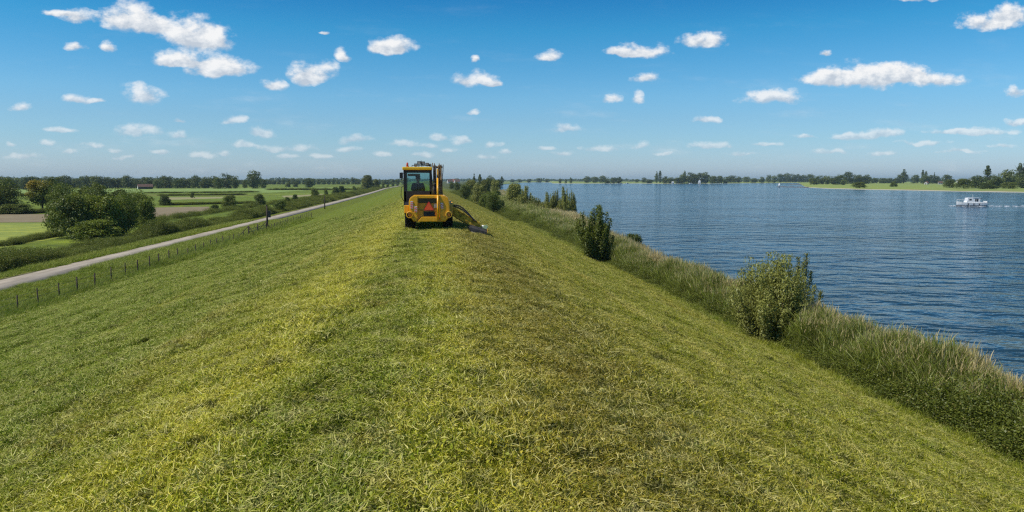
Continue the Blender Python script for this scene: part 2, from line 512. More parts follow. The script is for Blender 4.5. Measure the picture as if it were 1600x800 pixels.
def leaf_mat(name, dark, light, trans=0.3, dry=None):
    m = bpy.data.materials.new(name); m.use_nodes = True
    N = NT(m.node_tree); nodes = m.node_tree.nodes
    nodes.remove(nodes['Principled BSDF'])
    at = N.n('ShaderNodeAttribute', attribute_name='tint')
    oi = N.n('ShaderNodeObjectInfo')
    f = N.math('ADD', N.math('MULTIPLY', at.outputs['Fac'], 0.8), N.math('MULTIPLY', N.math('SUBTRACT', oi.outputs['Random'], 0.5), 0.45), clamp=True)
    c = N.mix(f, (*dark, 1), (*light, 1))
    if dry:
        dv = N.n('ShaderNodeAttribute', attribute_name='dry')
        c = N.mix(dv.outputs['Fac'], c, (*dry, 1))
    df = N.n('ShaderNodeBsdfDiffuse'); N.link(c, df.inputs[0])
    tr = N.n('ShaderNodeBsdfTranslucent'); N.link(c, tr.inputs[0])
    gl = N.n('ShaderNodeBsdfGlossy'); gl.inputs['Roughness'].default_value = 0.5
    ms = N.n('ShaderNodeMixShader'); ms.inputs[0].default_value = trans
    N.link(df.outputs[0], ms.inputs[1]); N.link(tr.outputs[0], ms.inputs[2])
    m2 = N.n('ShaderNodeMixShader'); m2.inputs[0].default_value = 0.03
    N.link(ms.outputs[0], m2.inputs[1]); N.link(gl.outputs[0], m2.inputs[2])
    N.link(m2.outputs[0], nodes['Material Output'].inputs[0])
    return m
L_DARK = leaf_mat('dark_leaves', (0.050, 0.080, 0.010), (0.22, 0.255, 0.030), 0.38)
L_MID = leaf_mat('green_leaves', (0.075, 0.115, 0.012), (0.30, 0.345, 0.034), 0.38)
L_FAR = leaf_mat('woodland_leaves', (0.060, 0.090, 0.018), (0.20, 0.235, 0.040), 0.38)
L_WILLOW = leaf_mat('willow_leaves', (0.11, 0.125, 0.020), (0.43, 0.44, 0.10), 0.38)
L_GOLD = leaf_mat('golden_leaves', (0.09, 0.13, 0.012), (0.26, 0.29, 0.03), 0.38, dry=(0.50, 0.33, 0.03))
L_REED = leaf_mat('reed_leaves', (0.085, 0.135, 0.008), (0.30, 0.38, 0.026), 0.38, dry=(0.68, 0.54, 0.27))
L_WEED = leaf_mat('weed_leaves', (0.060, 0.088, 0.012), (0.25, 0.285, 0.034), 0.38, dry=(0.34, 0.30, 0.08))
M_BARK = simple('bark', (0.10, 0.075, 0.05), 0.9, 0.1, var=0.4, vscale=6, bump=0.6)
M_WOOD = simple('weathered_wood', (0.075, 0.06, 0.045), 0.9, 0.1, var=0.4, vscale=8, bump=0.5)
M_PAINT = simple('yellow_machine_paint', (0.90, 0.42, 0.006), 0.38, 0.5, var=0.14, vscale=3.5, coat=0.25)
M_ROOFY = simple('yellow_roof_plastic', (0.82, 0.50, 0.02), 0.5, 0.4, var=0.1)
M_BLACK = simple('black_frame_paint', (0.018, 0.019, 0.020), 0.45, 0.4, var=0.3)
M_RUB = simple('tyre_rubber', (0.018, 0.017, 0.016), 0.85, 0.2, var=0.5, vscale=9, bump=0.3)
M_STEEL = simple('worn_steel', (0.06, 0.055, 0.05), 0.7, 0.2, metal=0.0, var=0.5, vscale=7)
M_DIRTY = simple('muddy_boom_paint', (0.78, 0.45, 0.04), 0.7, 0.3, var=0.6, vscale=5, bump=0.3)
M_BROWNARM = simple('worn_brown_arm_paint', (0.30, 0.19, 0.08), 0.7, 0.3, var=0.6, vscale=6, bump=0.3)
M_GREYARM = simple('grey_arm_metal', (0.42, 0.38, 0.33), 0.55, 0.4, metal=0.2, var=0.4, vscale=6)
M_RED = simple('red_reflector', (0.95, 0.11, 0.02), 0.35, 0.5)
M_REDDK = simple('red_reflector_border', (0.55, 0.02, 0.012), 0.3, 0.6)
M_ORANGE = simple('orange_lens', (0.8, 0.22, 0.02), 0.2, 0.6)
M_WHITE = simple('white_paint', (0.80, 0.80, 0.78), 0.4, 0.4, var=0.06)
M_CREAM = simple('cream_render', (0.55, 0.53, 0.48), 0.8, 0.2, var=0.15)
M_TILE = simple('brown_roof_tiles', (0.13, 0.075, 0.055), 0.8, 0.2, var=0.3, vscale=1.5)
M_TILER = simple('red_roof_tiles', (0.25, 0.09, 0.055), 0.8, 0.2, var=0.3, vscale=1.5)
M_DGLASS = simple('dark_window_glass', (0.02, 0.025, 0.03), 0.08, 0.6)
M_LIME = simple('pale_green_guard', (0.50, 0.62, 0.34), 0.5, 0.4)
M_SEAT = simple('seat_fabric', (0.03, 0.03, 0.035), 0.9, 0.1)
M_SKIN = simple('skin', (0.45, 0.27, 0.19), 0.55, 0.3)
M_JACKET = simple('navy_work_jacket', (0.025, 0.035, 0.06), 0.9, 0.1, var=0.2)
M_TROUS = simple('dark_trousers', (0.03, 0.03, 0.032), 0.9, 0.1)
M_WIRE = simple('fence_wire', (0.12, 0.12, 0.12), 0.5, 0.4, metal=0.5)
M_STONE = simple('dark_basalt', (0.13, 0.125, 0.115), 0.9, 0.2, var=0.5, vscale=0.5)
M_NAVY = simple('dark_hull_stripe', (0.03, 0.04, 0.06), 0.4, 0.4)

def glass_mat():
    m = bpy.data.materials.new('tinted_cab_glass'); m.use_nodes = True
    N = NT(m.node_tree); nodes = m.node_tree.nodes
    nodes.remove(nodes['Principled BSDF'])
    t = N.n('ShaderNodeBsdfTransparent'); t.inputs[0].default_value = (0.74, 0.87, 0.86, 1)
    g = N.n('ShaderNodeBsdfGlossy'); g.inputs['Roughness'].default_value = 0.03
    fr = N.n('ShaderNodeFresnel'); fr.inputs[0].default_value = 1.5
    ms = N.n('ShaderNodeMixShader')
    N.link(fr.outputs[0], ms.inputs[0]); N.link(t.outputs[0], ms.inputs[1]); N.link(g.outputs[0], ms.inputs[2])
    N.link(ms.outputs[0], nodes['Material Output'].inputs[0])
    return m
M_GLASS = glass_mat()

# ------------------------------------------------------------------ ground sheet
def geo_axis(start, step, end, ratio):
    out = [start]
    while out[-1] < end:
        out.append(out[-1] + step); step *= ratio
    return out
right = list(np.arange(-45, 34, 0.4)) + geo_axis(34, 0.6, 9500, 1.09)
left = [-45 - (v - 0) for v in geo_axis(0.6, 0.6, 7500, 1.12)][::-1]
sx = np.array(left + right)
ya = np.array([-200, -120, -80, -60, -50] + list(np.arange(-44, 70, 0.5)) + geo_axis(70.3, 0.6, 9000, 1.022))
SX, YY = np.meshgrid(sx, ya)
XX = SX - bend(YY)
ZZ = height(XX, YY)
V = np.stack([XX, YY, ZZ], -1).reshape(-1, 3)
nx, ny = len(sx), len(ya)
i = np.arange(nx - 1); j = np.arange(ny - 1)
I, J = np.meshgrid(i, j)
a = (J * nx + I).ravel()
ground = mesh_obj('ground', np_mesh('ground', V, np.stack([a, a + 1, a + nx + 1, a + nx], -1), smooth=True), MAT_TURF)
tag(ground, 'mown grass river dike with pasture land beside it', 'ground', kind='structure')

# ------------------------------------------------------------------ water
def make_water():
    m = bpy.data.materials.new('river_water'); m.use_nodes = True
    N = NT(m.node_tree); b = m.node_tree.nodes['Principled BSDF']
    geo = N.n('ShaderNodeNewGeometry'); pos = geo.outputs['Position']
    big = N.noise(N.vmath('MULTIPLY', pos, (0.010, 0.028, 1)), 1.0, 4.0, 0.6)
    c = N.mix(N.smooth(big, 0.35, 0.65), (0.012, 0.034, 0.050, 1), (0.020, 0.052, 0.070, 1))
    N.link(c, b.inputs['Base Color'])
    b.inputs['Roughness'].default_value = 0.10
    b.inputs['IOR'].default_value = 1.33
    wn = N.n('ShaderNodeTexNoise'); N.put(wn.inputs['Vector'], pos); wn.inputs['Scale'].default_value = 0.16; wn.inputs['Detail'].default_value = 2.0
    p2 = N.vmath('ADD', pos, N.vmath('MULTIPLY', wn.outputs[1], (3.5, 2.5, 0)))
    rot = N.n('ShaderNodeVectorRotate', rotation_type='Z_AXIS'); rot.inputs['Angle'].default_value = R(12)
    N.link(p2, rot.inputs[0]); p2 = rot.outputs[0]
    h = N.math('MULTIPLY', N.noise(N.vmath('MULTIPLY', p2, (0.75, 1.0, 1)), 0.85, 3.0, 0.6), 0.42)
    h2 = N.math('MULTIPLY', N.noise(N.vmath('MULTIPLY', p2, (0.7, 1.0, 1)), 0.36, 2.0, 0.5), 1.25)
    h3 = N.math('MULTIPLY', N.noise(p2, 4.0, 2.0, 0.6), 0.035)
    bp = N.n('ShaderNodeBump'); bp.inputs['Strength'].default_value = 1.0
    N.link(N.smooth(N.noise(N.vmath('MULTIPLY', pos, (0.02, 0.05, 1)), 1.0, 3.0, 0.6), 0.35, 0.65, 0.50, 1.10), bp.inputs['Distance'])
    N.link(N.math('ADD', N.math('ADD', h, h2), h3), bp.inputs['Height'])
    N.link(bp.outputs[0], b.inputs['Normal'])
    return m
M_WATER = make_water()
wx = np.array([9, 9000.0]); wy = np.array([-200, 9000.0])
river = mesh_obj('river_water', np_mesh('river_water', [(9, -200, 0), (9000, -200, 0), (9000, 9000, 0), (-12, 9000, 0), (-12, 700, 0)], [[0, 1, 2, 3, 4]]), M_WATER)
tag(river, 'wide blue choppy river beside the dike', 'water', kind='structure')
ditch_x = lambda s, Y: s - float(bend(np.array(float(Y))))
ys = list(range(-60, 700, 20))
dv, dfc = [], []
for k, y in enumerate(ys):
    dv += [(ditch_x(-35.4, y), y, -0.1), (ditch_x(-32.6, y), y, -0.1)]
    if k: dfc.append([2 * k - 2, 2 * k - 1, 2 * k + 1, 2 * k])
tag(mesh_obj('ditch_water', np_mesh('ditch_water', dv, dfc), M_WATER), 'narrow ditch of dark water behind the road hedge', 'water', kind='structure')

# ------------------------------------------------------------------ road
def strip(name, s0, s1, z, mat, y0=-60, y1=900, step=6, thick=0.0):
    v, f = [], []
    yy = np.arange(y0, y1 + 1, step)
    for k, y in enumerate(yy):
        b_ = float(bend(np.array(float(y))))
        v += [(s0 - b_, y, z), (s1 - b_, y, z), (s1 - b_, y, z - 0.12), (s0 - b_, y, z - 0.12)]
        if k:
            o = 4 * k; q = o - 4
            f += [[q, q + 1, o + 1, o], [q + 1, q + 2, o + 2, o + 1], [q + 3, q, o, o + 3]]
    return mesh_obj(name, np_mesh(name, v, f), mat)
def road_mat():
    m = bpy.data.materials.new('pale_concrete'); m.use_nodes = True
    N = NT(m.node_tree); b = m.node_tree.nodes['Principled BSDF']
    geo = N.n('ShaderNodeNewGeometry'); pos = geo.outputs['Position']
    n = N.noise(N.vmath('MULTIPLY', pos, (1, .15, 1)), 1.2, 6.0, 0.65)
    c = N.ramp(n, [(0.3, (0.22, 0.185, 0.135)), (0.5, (0.34, 0.288, 0.215)), (0.7, (0.42, 0.36, 0.27))])
    n2 = N.noise(pos, 0.35, 5.0, 0.7)
    c = N.mix(N.smooth(n2, 0.6, 0.72, 0, 0.6), c, (0.15, 0.15, 0.10, 1))
    X, Y, Z = N.sep(pos)[:3]
    jt = N.math('LESS_THAN', N.math('FRACT', N.math('DIVIDE', Y, 5.0)), 0.008)
    c = N.mix(N.math('MULTIPLY', jt, 0.6), c, (0.08, 0.08, 0.06, 1))
    N.link(c, b.inputs['Base Color']); b.inputs['Roughness'].default_value = 0.9
    return m
M_ROAD = road_mat()
tag(strip('road', -29.7, -26.8, 0.30, M_ROAD), 'pale narrow concrete service road along the dike foot', 'road', kind='structure')
M_VERGE = simple('dry_verge', (0.19, 0.17, 0.08), 0.95, 0.1, var=0.5, vscale=0.8, bump=0.6, bscale=8)
tag(strip('verge_strip', -30.3, -29.71, 0.288, M_VERGE), 'dry verge beside the service road', 'ground', kind='structure')

# ------------------------------------------------------------------ fields
def field(name, pts, mat, label, z=0.205):
    vs = [ground_at(x, y, z) for x, y in pts]
    vs = vs if sum((b.x - a.x) * (b.y + a.y) for a, b in zip(vs, vs[1:] + vs[:1])) < 0 else vs[::-1]
    me = bpy.data.meshes.new(name)
    me.from_pydata([tuple(v) for v in vs], [], [list(range(len(vs)))])
    tag(mesh_obj(name, me, mat), label, 'field', kind='structure')
def field_mat(name, a, b_, sc=(0.08, 0.8)):
    m = bpy.data.materials.new(name); m.use_nodes = True
    N = NT(m.node_tree); b = m.node_tree.nodes['Principled BSDF']
    geo = N.n('ShaderNodeNewGeometry'); pos = geo.outputs['Position']
    n = N.noise(N.vmath('MULTIPLY', pos, (sc[0], sc[1], 1)), 1.0, 5.0, 0.65)
    n2 = N.noise(pos, 0.9, 5.0, 0.7)
    c = N.mix(N.smooth(N.math('ADD', N.math('MULTIPLY', n, 0.6), N.math('MULTIPLY', n2, 0.4)), 0.38, 0.62), (*a, 1), (*b_, 1))
    N.link(c, b.inputs['Base Color']); b.inputs['Roughness'].default_value = 0.95
    bp = N.n('ShaderNodeBump'); bp.inputs['Strength'].default_value = 0.7; bp.inputs['Distance'].default_value = 0.15
    N.link(n2, bp.inputs['Height']); N.link(bp.outputs[0], b.inputs['Normal'])
    return m
M_MEADOW = field_mat('mustard_meadow', (0.145, 0.20, 0.022), (0.33, 0.35, 0.035))
M_PLOUGH = field_mat('ploughed_soil', (0.18, 0.130, 0.065), (0.26, 0.205, 0.105))
M_PASTURE = field_mat('light_pasture', (0.15, 0.22, 0.04), (0.25, 0.33, 0.055), (0.02, 0.3))
M_STUBBLE = field_mat('stubble', (0.24, 0.20, 0.09), (0.32, 0.30, 0.11), (0.02, 0.3))
field('mustard_field', [(-400, 350.5), (100, 348), (150, 366), (95, 371), (0, 388), (-400, 470)], M_MEADOW, 'bright yellow green meadow left of the thicket')
field('ploughed_field', [(-400, 335), (82, 334.5), (104, 347), (-400, 350)], M_PLOUGH, 'strip of brown ploughed soil left of the thicket', 0.209)
field('ploughed_field', [(190, 325), (326, 323), (331, 328), (262, 338), (190, 341)], M_PLOUGH, 'strip of brown ploughed soil right of the thicket', 0.209)
field('pasture', [(10, 296), (560, 292.5), (420, 301), (240, 301), (60, 304), (-60, 304)], M_PASTURE, 'light green pasture below the far tree line', 0.207)
field('stubble_field', [(250, 308.5), (350, 307.5), (346, 310), (255, 312.5)], M_STUBBLE, 'pale stubble strip in the middle of the pasture', 0.209)
field('stubble_field', [(440, 306), (505, 303), (505, 305), (445, 309)], M_STUBBLE, 'pale stubble strip behind the round bushes by the ditch', 0.209)

# ------------------------------------------------------------------ far bank
SH = [(785, 288.6), (795, 287.6), (812, 285.6), (840, 284.9), (860, 285.0), (864, 286.6), (900, 286.8), (950, 286.9), (1000, 286.8), (1040, 287.2), (1100, 287.1), (1140, 286.6),
      (1200, 286.2), (1245, 285.9), (1250, 287.0), (1253, 289.2), (1257, 291.6), (1264, 293.4), (1300, 295.0), (1350, 296.2), (1400, 297.2), (1500, 299.2), (1620, 301.2), (1900, 306), (2600, 330)]
def bank():
    sp = [ground_at(x, y, 0.0) for x, y in SH]
    # finer, slightly ragged outline
    pts = []
    rnd = random.Random(3)
    for a_, b_ in zip(sp, sp[1:]):
        n = max(1, min(12, int((b_ - a_).length / 40)))
        for k in range(n):
            p = a_.lerp(b_, k / n)
            pts.append(p * (1 + rnd.uniform(-1, 1) * 0.0022))
    pts.append(sp[-1])
    rings = [(0.0, -0.6), (1.5, -0.02), (6.0, 0.35), (14.0, 0.75)]
    v, f = [], []
    for p in pts:
        d = Vector((p.x, p.y, 0)); L = d.length; u = d / L
        for off, z in rings:
            q = u * (L + off * (1.0 + 0.4 * rnd.uniform(-1, 1)))
            v.append((q.x, q.y, z))
        q = u * 9500
        v.append((q.x, q.y, 0.75))
    m = len(rings) + 1
    for k in range(len(pts) - 1):
        for r in range(m - 1):
            o = k * m + r
            f.append([o, o + 1, o + m + 1, o + m])
    return np_mesh('far_bank', v, f)
def bank_mat():
    m = bpy.data.materials.new('river_meadow'); m.use_nodes = True
    N = NT(m.node_tree); b = m.node_tree.nodes['Principled BSDF']
    geo = N.n('ShaderNodeNewGeometry'); pos = geo.outputs['Position']
    X, Y, Z = N.sep(pos)[:3]
    n = N.noise(N.vmath('MULTIPLY', pos, (0.006, 0.03, 1)), 1.0, 5.0, 0.6)
    c = N.ramp(n, [(0.35, (0.13, 0.17, 0.035)), (0.48, (0.24, 0.30, 0.05)), (0.55, (0.19, 0.24, 0.045)), (0.65, (0.28, 0.25, 0.08))])
    sand = N.math('ADD', Z, N.math('MULTIPLY', N.math('SUBTRACT', N.noise(pos, 0.05, 4.0, 0.6), 0.5), 0.5))
    c = N.mix(N.smooth(sand, 0.25, 0.5, 1.0, 0.0), c, (0.42, 0.38, 0.28, 1))
    N.link(c, b.inputs['Base Color']); b.inputs['Roughness'].default_value = 0.95
    return m
tag(mesh_obj('far_bank', bank(), bank_mat()), 'low green meadow bank with a sandy edge across the river', 'land', kind='structure')
# stone groynes reaching out from the sandy point
def groyne(pa, pb, label):
    A, B = ground_at(*pa, 0), ground_at(*pb, 0)
    d = (B - A); n = Vector((-d.y, d.x, 0)).normalized()
    rnd = random.Random(5)
    v, f = [], []
    K = 24
    for k in range(K + 1):
        c = A.lerp(B, k / K)
        for w, z in ((-3.2, -0.8), (-1.3, .55), (1.3, .6), (3.2, -0.8)):
            p = c + n * (w + rnd.uniform(-.4, .4)); v.append((p.x, p.y, z + rnd.uniform(-.15, .15)))
        if k:
            for r in range(3):
                o = 4 * k + r; f.append([o - 4, o - 3, o + 1, o])
    tag(mesh_obj('stone_groyne', np_mesh('stone_groyne', v, f), M_STONE), label, 'groyne')
groyne((1216, 292.2), (1275, 293.4), 'longer dark stone groyne reaching from the sandy point to the white beacon')
groyne((1235, 288.6), (1256, 288.9), 'shorter dark stone groyne behind the one with the white beacon')
# ------------------------------------------------------------------ foliage builders
def unit(v):
    return v / np.maximum(np.linalg.norm(v, axis=-1, keepdims=True), 1e-9)

def leaves_geo(rng, cen, nor, size, aspect=0.6, up=None):
    """rhombic leaves at cen facing nor"""
    n = len(cen)
    ref = rng.normal(size=(n, 3)) if up is None else up + rng.normal(size=(n, 3)) * 0.25
    a = unit(np.cross(nor, ref)); b = unit(np.cross(a, nor))
    s = (size * rng.uniform(0.6, 1.3, n))[:, None]
    a = a * s * aspect * 0.5; b = b * s * 0.5
    k = nor * s * 0.12
    V = np.stack([cen - b, cen + a + k, cen + b, cen - a + k], 1).reshape(-1, 3)
    F = np.arange(4 * n).reshape(n, 4)
    return V, F

def crown_mesh(name, kind, H, Wd, n, leaf, seed, nclump=46, base=0.16, dryf=0.0):
    rng = np.random.default_rng(seed)
    if kind == 'round':
        lobes = []
        for k in range(nclump):
            d = unit(rng.normal(size=3)); r = rng.uniform(0.35, 1.0) ** 0.6
            cr = rng.uniform(0.16, 0.30)
            q = d * r * (1 - cr * 0.75)
            zc = base + (1 - base) * 0.5
            lobes.append((q[0] * 0.5 * Wd * rng.uniform(0.85, 1.12), q[1] * 0.5 * Wd * rng.uniform(0.85, 1.12), H * (zc + q[2] * (1 - base) * 0.5), cr))
    elif kind == 'poplar':
        lobes = []
        for k in range(nclump):
            t = rng.uniform(0.04, 0.97)
            w = 0.5 * Wd * (math.sin(math.pi * min(1, (t + .06)) ** 0.8) ** 0.7)
            an = rng.uniform(0, 6.28); r = w * rng.uniform(0.1, 0.75)
            lobes.append((math.cos(an) * r, math.sin(an) * r, H * (0.05 + t * 0.95), rng.uniform(0.2, 0.34) * (0.5 + 0.5 * w / (0.5 * Wd))))
    elif kind == 'open':
        lobes = []
        for k in range(nclump):
            d = unit(rng.normal(size=3)); r = rng.uniform(0.2, 1.0)
            zc = 0.62
            lobes.append((d[0] * r * .45 * Wd, d[1] * r * .45 * Wd, H * (zc + d[2] * r * 0.34), rng.uniform(0.10, 0.2)))
    else:  # bush: dome resting on the ground
        lobes = []
        for k in range(nclump):
            an = rng.uniform(0, 6.28); t = rng.uniform(0, 1) ** 0.8
            w = 0.5 * Wd * math.sqrt(max(0.05, 1 - (t * 0.92) ** 2)); r = w * rng.uniform(0.2, 0.92) ** 0.6
            lobes.append((math.cos(an) * r, math.sin(an) * r, H * (0.06 + t * 0.84), rng.uniform(0.16, 0.27)))
    if kind == 'round' and base < 0.1:      # skirts of low foliage
        for k in range(nclump // 3):
            an = rng.uniform(0, 6.28); r_ = 0.40 * Wd * rng.uniform(0.2, 1)
            lobes.append((math.cos(an) * r_, math.sin(an) * r_, H * rng.uniform(0.05, 0.3), rng.uniform(0.14, 0.22)))
    L = np.array(lobes)
    pick = rng.integers(0, len(L), n)
    d = unit(rng.normal(size=(n, 3)))
    d[:, 2] = np.abs(d[:, 2]) * np.where(rng.uniform(size=n) < 0.72, 1, -1)
    rad = L[pick, 3] * (Wd * 0.5 + H * 0.35 if kind not in ('poplar',) else Wd * 1.1)
    rr = rad * rng.uniform(0.45, 1.12, n) ** 0.6
    cen = L[pick, :3] + d * rr[:, None] * np.array([1, 1, 0.8])
    cen[:, 2] = np.maximum(cen[:, 2], 0.02 * H)
    nor = unit(d * 0.9 + rng.normal(size=(n, 3)) * 0.55 + np.array([0, 0, 0.25]))
    V, F = leaves_geo(rng, cen, nor, leaf * np.ones(n), 0.7)
    lt = rng.uniform(0, 1, len(L))[pick] * 0.55 + rng.uniform(0, 1, n) * 0.45
    at = {'tint': np.repeat(lt, 4)}
    if dryf > 0:
        dr = np.clip((cen[:, 2] / H - 0.55) * 1.8 + (-cen[:, 0] / Wd) * 1.0, 0, 1) * dryf * rng.uniform(0.2, 1, n)
        at['dry'] = np.repeat(dr, 4)
    return np_mesh(name, V, F, at)

def trunk_mesh(name, H, r, seed, limbs=6, top=0.72, spread=0.25):
    rnd = random.Random(seed)
    mb = MB()
    pts = [(0, 0, -0.3)]
    for k in range(1, 6):
        t = k / 5
        pts.append((rnd.uniform(-.02, .02) * H * t, rnd.uniform(-.02, .02) * H * t, H * top * t))
    rs = [r * (1.25 - 1.05 * k / 5) for k in range(6)]
    mb.tube(pts, rs, 8)
    for k in range(limbs):
        t = rnd.uniform(0.3, 0.85); i0 = int(t * 5)
        p = Vector(pts[i0]).lerp(Vector(pts[min(5, i0 + 1)]), t * 5 - i0)
        an = rnd.uniform(0, 6.28); ln = H * spread * rnd.uniform(.7, 1.3)
        m = p + Vector((math.cos(an) * ln * .5, math.sin(an) * ln * .5, ln * .45))
        e = m + Vector((math.cos(an) * ln * .45, math.sin(an) * ln * .45, ln * .65))
        mb.tube([p, m, e], [r * .42, r * .28, r * .1], 6)
    me = bpy.data.meshes.new(name); mb.bm.to_mesh(me); mb.bm.free()
    me.materials.append(M_BARK)
    return me

def shoots_mesh(name, H, Wd, nshoot, per, leaf, seed, aspect=0.22, lean=0.9, tall=1.0, low=0.05, drop=0.38):
    """shrub of upward shoots with narrow leaves set along them; returns crown and stem meshes"""
    rng = np.random.default_rng(seed)
    C, Nn, U, T = [], [], [], []
    stems = MB()
    for k in range(nshoot):
        an = rng.uniform(0, 2 * math.pi)
        rr = rng.uniform(0, 1) ** 0.6
        h = H * (1 - drop * rr ** 2) * rng.uniform(0.50, 1.10) * tall
        root = np.array([math.cos(an), math.sin(an), 0]) * rr * Wd * 0.12
        end = np.array([math.cos(an) * rr * Wd * 0.5 * rng.uniform(.75, 1.1), math.sin(an) * rr * Wd * 0.5 * rng.uniform(.75, 1.1), h])
        mid = (root + end) * 0.5 + np.array([math.cos(an), math.sin(an), 0]) * rr * Wd * 0.12 * lean + rng.normal(size=3) * 0.03 * H
        t = rng.uniform(low, 1, per) ** 0.8
        P = ((1 - t) ** 2)[:, None] * root + (2 * t * (1 - t))[:, None] * mid + (t ** 2)[:, None] * end
        D = unit(2 * (1 - t)[:, None] * (mid - root) + 2 * t[:, None] * (end - mid))
        side = unit(rng.normal(size=(per, 3)))
        spreadw = (Wd * 0.10) * (1 - 0.60 * t)[:, None] * rng.uniform(0.1, 1.9, (per, 1))
        side2 = side - D * (side * D).sum(1, keepdims=True)
        C.append(P + side2 * spreadw)
        Nn.append(unit(side + np.array([0, 0, 0.35])))
        U.append(unit(D + side2 * 0.6))
        T.append(rng.uniform(0, 1) * 0.4 + rng.uniform(0, 1, per) * 0.35 + t * 0.25)
        if k % 2 == 0:
            q = [tuple(((1 - u) ** 2) * root + 2 * u * (1 - u) * mid + u * u * end) for u in (0, .33, .66, .95)]
            stems.tube(q, [0.02 * H * .5, 0.014 * H * .5, 0.008 * H * .5, 0.003 * H * .5], 5)
    C, Nn, U, T = map(np.concatenate, (C, Nn, U, T))
    C[:, 2] = np.maximum(C[:, 2], 0.02)
    V, F = leaves_geo(rng, C, Nn, leaf * np.ones(len(C)), aspect, up=U)
    cm = np_mesh(name, V, F, {'tint': np.repeat(T, 4)})
    sm = bpy.data.meshes.new(name + '_stems'); stems.bm.to_mesh(sm); stems.bm.free(); sm.materials.append(M_BARK)
    return cm, sm

class Proto:
    def __init__(self, crown, trunk, mat, H, Wd, thing):
        self.c, self.t, self.H, self.W, self.thing = crown, trunk, H, Wd, thing
        crown.materials.append(mat)
def P_tree(thing, kind, H, Wd, n, leaf, mat, seed, **kw):
    tr = trunk_mesh('trunk', H, 0.022 * H, seed)
    return Proto(crown_mesh('crown', kind, H, Wd, n, leaf, seed, **kw), tr, mat, H, Wd, thing)
def P_shoot(thing, H, Wd, ns, per, leaf, mat, seed, **kw):
    c, s = shoots_mesh('crown', H, Wd, ns, per, leaf, seed, **kw)
    return Proto(c, s, mat, H, Wd, thing)

PR = {
 'far': [P_tree('broadleaf_tree', 'round', 13, 12, 2600, 0.85, L_FAR, 10 + k, nclump=34, base=0.04) for k in range(5)],
 'farpop': [P_tree('poplar_tree', 'poplar', 22, 8, 2400, 0.9, L_FAR, 20 + k, nclump=40) for k in range(3)],
 'mid': [P_tree('broadleaf_tree', 'round', 9, 8, 13000, 0.28, L_MID, 30 + k, nclump=70, base=0.08) for k in range(3)],
 'dark': [P_tree('broadleaf_tree', 'round', 9, 8, 13000, 0.28, L_DARK, 40 + k, nclump=60, base=0.06) for k in range(3)],
 'gold': [P_tree('broadleaf_tree', 'round', 8, 6, 7000, 0.34, L_GOLD, 50, nclump=50, base=0.12, dryf=1.0)],
 'open': [P_tree('broadleaf_tree', 'open', 9, 7, 3800, 0.32, L_DARK, 55, nclump=40)],
 'bush': [P_tree('bush', 'bush', 5, 6, 8000, 0.28, L_DARK, 60 + k, nclump=50) for k in range(3)],
 'gbush': [P_tree('bush', 'bush', 5, 6, 8000, 0.28, L_MID, 70 + k, nclump=50) for k in range(3)],
 'wil': [P_tree('willow_tree', 'bush', 6, 5, 14000, 0.25, L_WILLOW, 80 + k, nclump=70) for k in range(2)] ,
 'wilshoot': [P_shoot('willow_shrub', 5.5, 5.5, 70, 260, 0.22, L_WILLOW, 85 + k, aspect=0.5, drop=0.5) for k in range(2)],
}
_cnt = {}
def plant(kind, px, base, top, width, label=None, cat='tree', group=None, z=0.2, pos=None, name=None, idx=None):
    protos = PR[kind]
    _cnt[kind] = _cnt.get(kind, -1) + 1
    p = protos[(idx if idx is not None else _cnt[kind]) % len(protos)]
    if pos is None:
        g = ground_at(px, base, z)
    else:
        g = Vector((pos[0], pos[1], z))
    g.z = hz(g.x, g.y) if (-60 < g.x + float(bend(np.array(g.y))) < 30 and z < 0.6) else z
    L = math.hypot(g.x, g.y)
    # height and width from the angle they span
    d = ray(px, top)
    h = max(0.5, CAMZ + d.z * L / math.hypot(d.x, d.y) - g.z)
    w = width / F_PX * L
    root = empty(name or p.thing, g, random.uniform(0, 6.28))
    sx_ = w / p.W; sz = h / p.H
    root.scale = (sx_, sx_, sz)
    tag(root, label, cat, group)
    tk = mesh_obj('stems' if p.thing == 'willow_shrub' else 'trunk', p.t, None, root)
    cr = mesh_obj('crown', p.c, None, root)
    return root

def ordw(n):
    base = ['first', 'second', 'third', 'fourth', 'fifth', 'sixth', 'seventh', 'eighth', 'ninth', 'tenth', 'eleventh', 'twelfth', 'thirteenth', 'fourteenth', 'fifteenth',
            'sixteenth', 'seventeenth', 'eighteenth', 'nineteenth', 'twentieth']
    if n <= 20: return base[n - 1]
    tens = {2: 'twenty', 3: 'thirty', 4: 'forty', 5: 'fifty'}[n // 10]
    return {20: 'twentieth', 30: 'thirtieth', 40: 'fortieth', 50: 'fiftieth'}.get(n, tens + '-' + base[n % 10 - 1])

# ---- left side: trees, thicket and bushes
plant('dark', 2, 333, 277, 46, 'dark round tree cut by the left edge of the photo')
plant('bush', -14, 334, 314, 50, 'low dark bush under the tree at the left edge', 'bush')
plant('bush', 26, 334, 319, 42, 'low dark bush spreading right of the tree at the left edge', 'bush')
plant('gold', 67, 332, 279, 36, 'tree with a golden yellow top left of the thicket')
plant('open', 88, 330, 272, 24, 'loose open crowned tree rising behind the golden topped tree')
G = 'trees and bushes of the thicket'
plant('mid', 100, 342, 285, 34, 'green tree at the back left of the thicket', group=G)
plant('open', 128, 344, 286, 34, 'loose feathery tree at the back middle of the thicket', group=G)
plant('dark', 153, 348, 286, 38, 'dark tree with the tallest top at the back of the thicket', group=G)
plant('open', 182, 346, 290, 38, 'loose open tree right of the tallest tree in the thicket', group=G)
plant('mid', 206, 350, 294, 36, 'green tree at the back right of the thicket', group=G)
plant('gbush', 92, 360, 313, 30, 'light green bush forming the left end of the thicket', 'bush', G)
